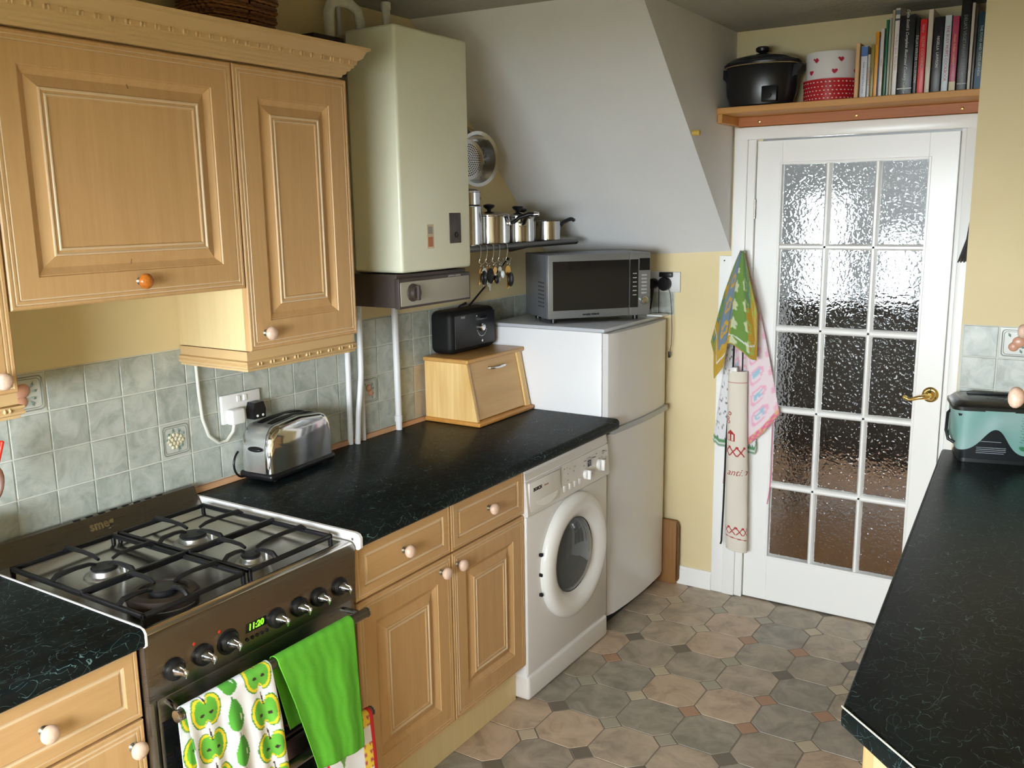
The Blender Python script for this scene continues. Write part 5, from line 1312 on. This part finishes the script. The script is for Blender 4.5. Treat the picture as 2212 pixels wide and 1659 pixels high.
for k in range(4):
    v0 = -.54 + k * .43
    b = MB(); rings(b, v0 + .002, v0 + .426, .144, .866, 0, door_profile(.07), 1); b2 = MB(); b2.v = [tuple(RM @ Vector((.030 - x, y, z))) for x, y, z in b.v]; b2.f = b.f; b2.m = b.m
    dd_ = b2.build('door', [CAB, LIME], rb, 25)
    MB().lathe([(.006, .0), (.0055, .012), (.009, .014), (.0185, .024), (.0185, .029), (.009, .0375), (.001, .0385)], (0.0305, v0 + .38, .80), '-x', 18, M=RM).build('knob', KNOBW, dd_)
# angled end panel knob that shows under the clipped corner
cd_dir = (Vector((.30, -.84, 0)) - Vector((.049, -.55, 0))).normalized(); cn = Vector((cd_dir.y, -cd_dir.x, 0)); cn = -cn if cn.x > 0 else cn
kp_ = Vector((.049, -.55, .79)) + cd_dir * .10
KM = RM @ axes(kp_, cd_dir, (0, 0, 1)); 
zsign = 1 if (axes(kp_, cd_dir, (0, 0, 1)).col[2].xyz).dot(cn) > 0 else -1
MB().lathe([(.006, 0), (.0055, zsign * .012), (.009, zsign * .014), (.0185, zsign * .024), (.0185, zsign * .029), (.009, zsign * .0375), (.001, zsign * .0385)], (0, 0, 0), 'z', 18, M=KM).build('knob', KNOBW, rb)
# wall units on the right, only their knobs reach into the picture
def right_unit(label, v0, v1, kv):
    t = thing('wall_cabinet', label, 'cabinet', tuple(RM @ Vector((.45, (v0 + v1) / 2, 1.36))))
    MB().box(.26, .598, v0 + .002, v1 - .002, 1.362, ZUT, M=RM).build('body', CABSIDE, t, 0)
    b = MB(); rings(b, v0 + .002, v1 - .002, 1.362, ZUT, 0, door_profile(.075), 1); b2 = MB(); b2.v = [tuple(RM @ Vector((.238 - x, y, z))) for x, y, z in b.v]; b2.f = b.f; b2.m = b.m
    d = b2.build('door', [CAB, LIME], t, 25)
    MB().lathe([(.0085, 0), (.0095, .002), (.006, .006), (.0055, .012), (.008, .016)], (.2385, kv, 1.405), '-x', 18, M=RM).build('knob_stem', PEWTER, d)
    MB().lathe([(.006, .013), (.009, .014), (.015, .018), (.0185, .024), (.0185, .029), (.0155, .034), (.009, .0375), (.001, .0385)], (.2385, kv, 1.405), '-x', 18, M=RM).build('knob', KNOBW, d)
right_unit('right wall cabinet whose knob shows higher at the right edge', .22, .62, .590)
right_unit('right wall cabinet whose knob shows lower at the right edge', -.62, -.22, -.337)
# food caddy
fc = thing('food_caddy', 'black food waste caddy with a green liner bag on the right worktop', 'caddy', (1.925, .745, .9105), R(14))
def taper(b, w0, d0, w1, d1, z0, z1, r=.02, n=5, m=0):
    def loop(w, d, z):
        out = []
        for cx, cy, a0 in ((1, 1, 0), (-1, 1, 90), (-1, -1, 180), (1, -1, 270)):
            for q in range(n):
                t = R(a0 + q * 90 / (n - 1)); out.append((cx * (w / 2 - r) + r * math.cos(t), cy * (d / 2 - r) + r * math.sin(t), z))
        return out
    a = loop(w0, d0, z0); c2 = loop(w1, d1, z1); L = len(a)
    return b.add(a + c2, [(i, (i + 1) % L, L + (i + 1) % L, L + i) for i in range(L)] + [tuple(range(L - 1, -1, -1)), tuple(range(L, 2 * L))], m)
CAD = mat('caddy_black', (.010, .012, .014), .4)
taper(MB(), .200, .150, .235, .178, 0, .160).build('bin', CAD, fc, 50, world=False)
taper(MB(), .206, .156, .206, .156, .0, .012).build('foot_ring', CAD, fc, 50, world=False)
ldm = MB(); taper(ldm, .262, .200, .262, .200, .172, .184, .03); taper(ldm, .256, .194, .225, .165, .184, .200, .028)
ldc = ldm.build('lid', mat('lid_black', (.016, .016, .015), .25), fc, 50, world=False)
MB().rbox(-.075, .075, .050, .066, .198, .206, .003).build('lid_hinge', CAD, ldc, world=False)
MB().lathe([(.030, .1985), (.026, .2008), (.001, .1995)], (0, -.02, 0), 'z', 24, M=Matrix.Diagonal((1, .7, 1, 1))).build('lid_dimple', CAD, ldc, world=False)
MB().tube([(-.122, -.01, .160), (-.138, -.03, .150), (-.142, -.05, .095), (-.136, -.066, .070), (-.118, -.070, .060)], .005, 8).build('carry_handle', CAD, fc, 60, world=False)
LIN = mat('liner_film', (.20, .40, .36), .35, 0, Transmission_Weight=.25)
def liner_col(u, v):
    p = u; q = v
    if .33 < u < .47:
        w = (v * 16) % 1
        if w < .30 and .10 < v < .74 and math.sin(u * 700 + int(v * 16) * 3) > -.6 + (abs(u - .40) * 6): return (.07, .20, .12)
    for cx, cy in ((.345, .84), (.385, .87)):
        if ((u - cx) / .018) ** 2 + ((v - cy) / .05) ** 2 < 1: return (.05, .22, .09)
    return blend((.22, .44, .40), (.34, .52, .50), .5 + .5 * math.sin(u * 23 + v * 4))
def liner(u, v):
    a = 2 * math.pi * (u - .0) ; ca, sa = math.cos(a - math.pi), math.sin(a - math.pi)
    w, d = .127 + .003 * math.sin(31 * u + 2 * v), .099 + .003 * math.sin(27 * u + 1)
    k = (abs(ca) ** 5 + abs(sa) ** 5) ** (-.2)
    dep = .105 - .036 * math.cos(a * 4.0 + .25) * (1 if sa < .2 else .4) + .010 * math.sin(a * 7)
    f_ = 1 - .03 * v + .03 * math.sin(a * 9) * v
    return (w * ca * k * f_, d * sa * k * f_, .175 - v * dep)
lm_ = vcol('liner_print', .35); P(lm_).inputs['Transmission Weight'].default_value = .12
c_ = MB().grid(liner, 260, 50, col=liner_col).build('liner_bag', lm_, fc, 80, world=False, fix=False)
so = c_.modifiers.new('thick', 'SOLIDIFY'); so.thickness = .0006
pr = MB()
for k, (z, w) in enumerate(((.072, .07), (.052, .085), (.046, .085), (.040, .085), (.034, .08))):
    pr.box(-.055, -.055 + w, -.0845 - z * .06 - .0006, -.0845 - z * .06 + .004, z, z + .0018)
pr.build('printing', mat('print_pale', '#8d97a0', .5), fc, 0, world=False)
# utensil pot at the left edge
up_ = thing('utensil_pot', 'cream ceramic utensil pot at the left edge by the cooker', 'pot', (.055, -1.575, .911))
MB().lathe([(.058, .0), (.062, .004), (.062, .125), (.064, .130), (.060, .130), (.058, .125), (.058, .008), (.001, .006)], (.055, -1.575, .911), 'z', 36, cap=False).build('pot', mat('cream_glaze', '#d8cfb4', .25), up_)
sa_ = thing('spatula', 'red silicone spatula standing in the utensil pot', 'utensil', (.06, -1.55, .92))
MB().tube([(.060, -1.565, .925), (.075, -1.515, 1.09), (.082, -1.495, 1.16)], .005, 8).build('handle', wood('spoon_wood', '#6a4432', '#54331f', 'z'), sa_)
MB().rbox(-.026, .026, 0, .085, -.004, .004, .0035, 3, M=axes((.082, -1.497, 1.150), (1, .2, 0), (.1, .28, 1))).build('blade', RED, sa_)
sp_o = thing('wooden_spoon', 'dark wooden spoon in front of the red spatula', 'utensil', (.07, -1.58, .92))
MB().tube([(.075, -1.580, .925), (.115, -1.535, 1.06), (.120, -1.522, 1.10)], .0055, 8).build('handle', wood('spoon_wood', '#6a4432', '#54331f', 'z'), sp_o)
MB().sphere((0, 0, 0), (.026, .008, .042), 16, M=Matrix.Translation((.128, -1.508, 1.140)) @ Matrix.Rotation(R(20), 4, 'Z') @ Matrix.Rotation(R(-18), 4, 'X')).build('bowl', wood('spoon_wood', '#6a4432', '#54331f', 'z'), sp_o, 60)
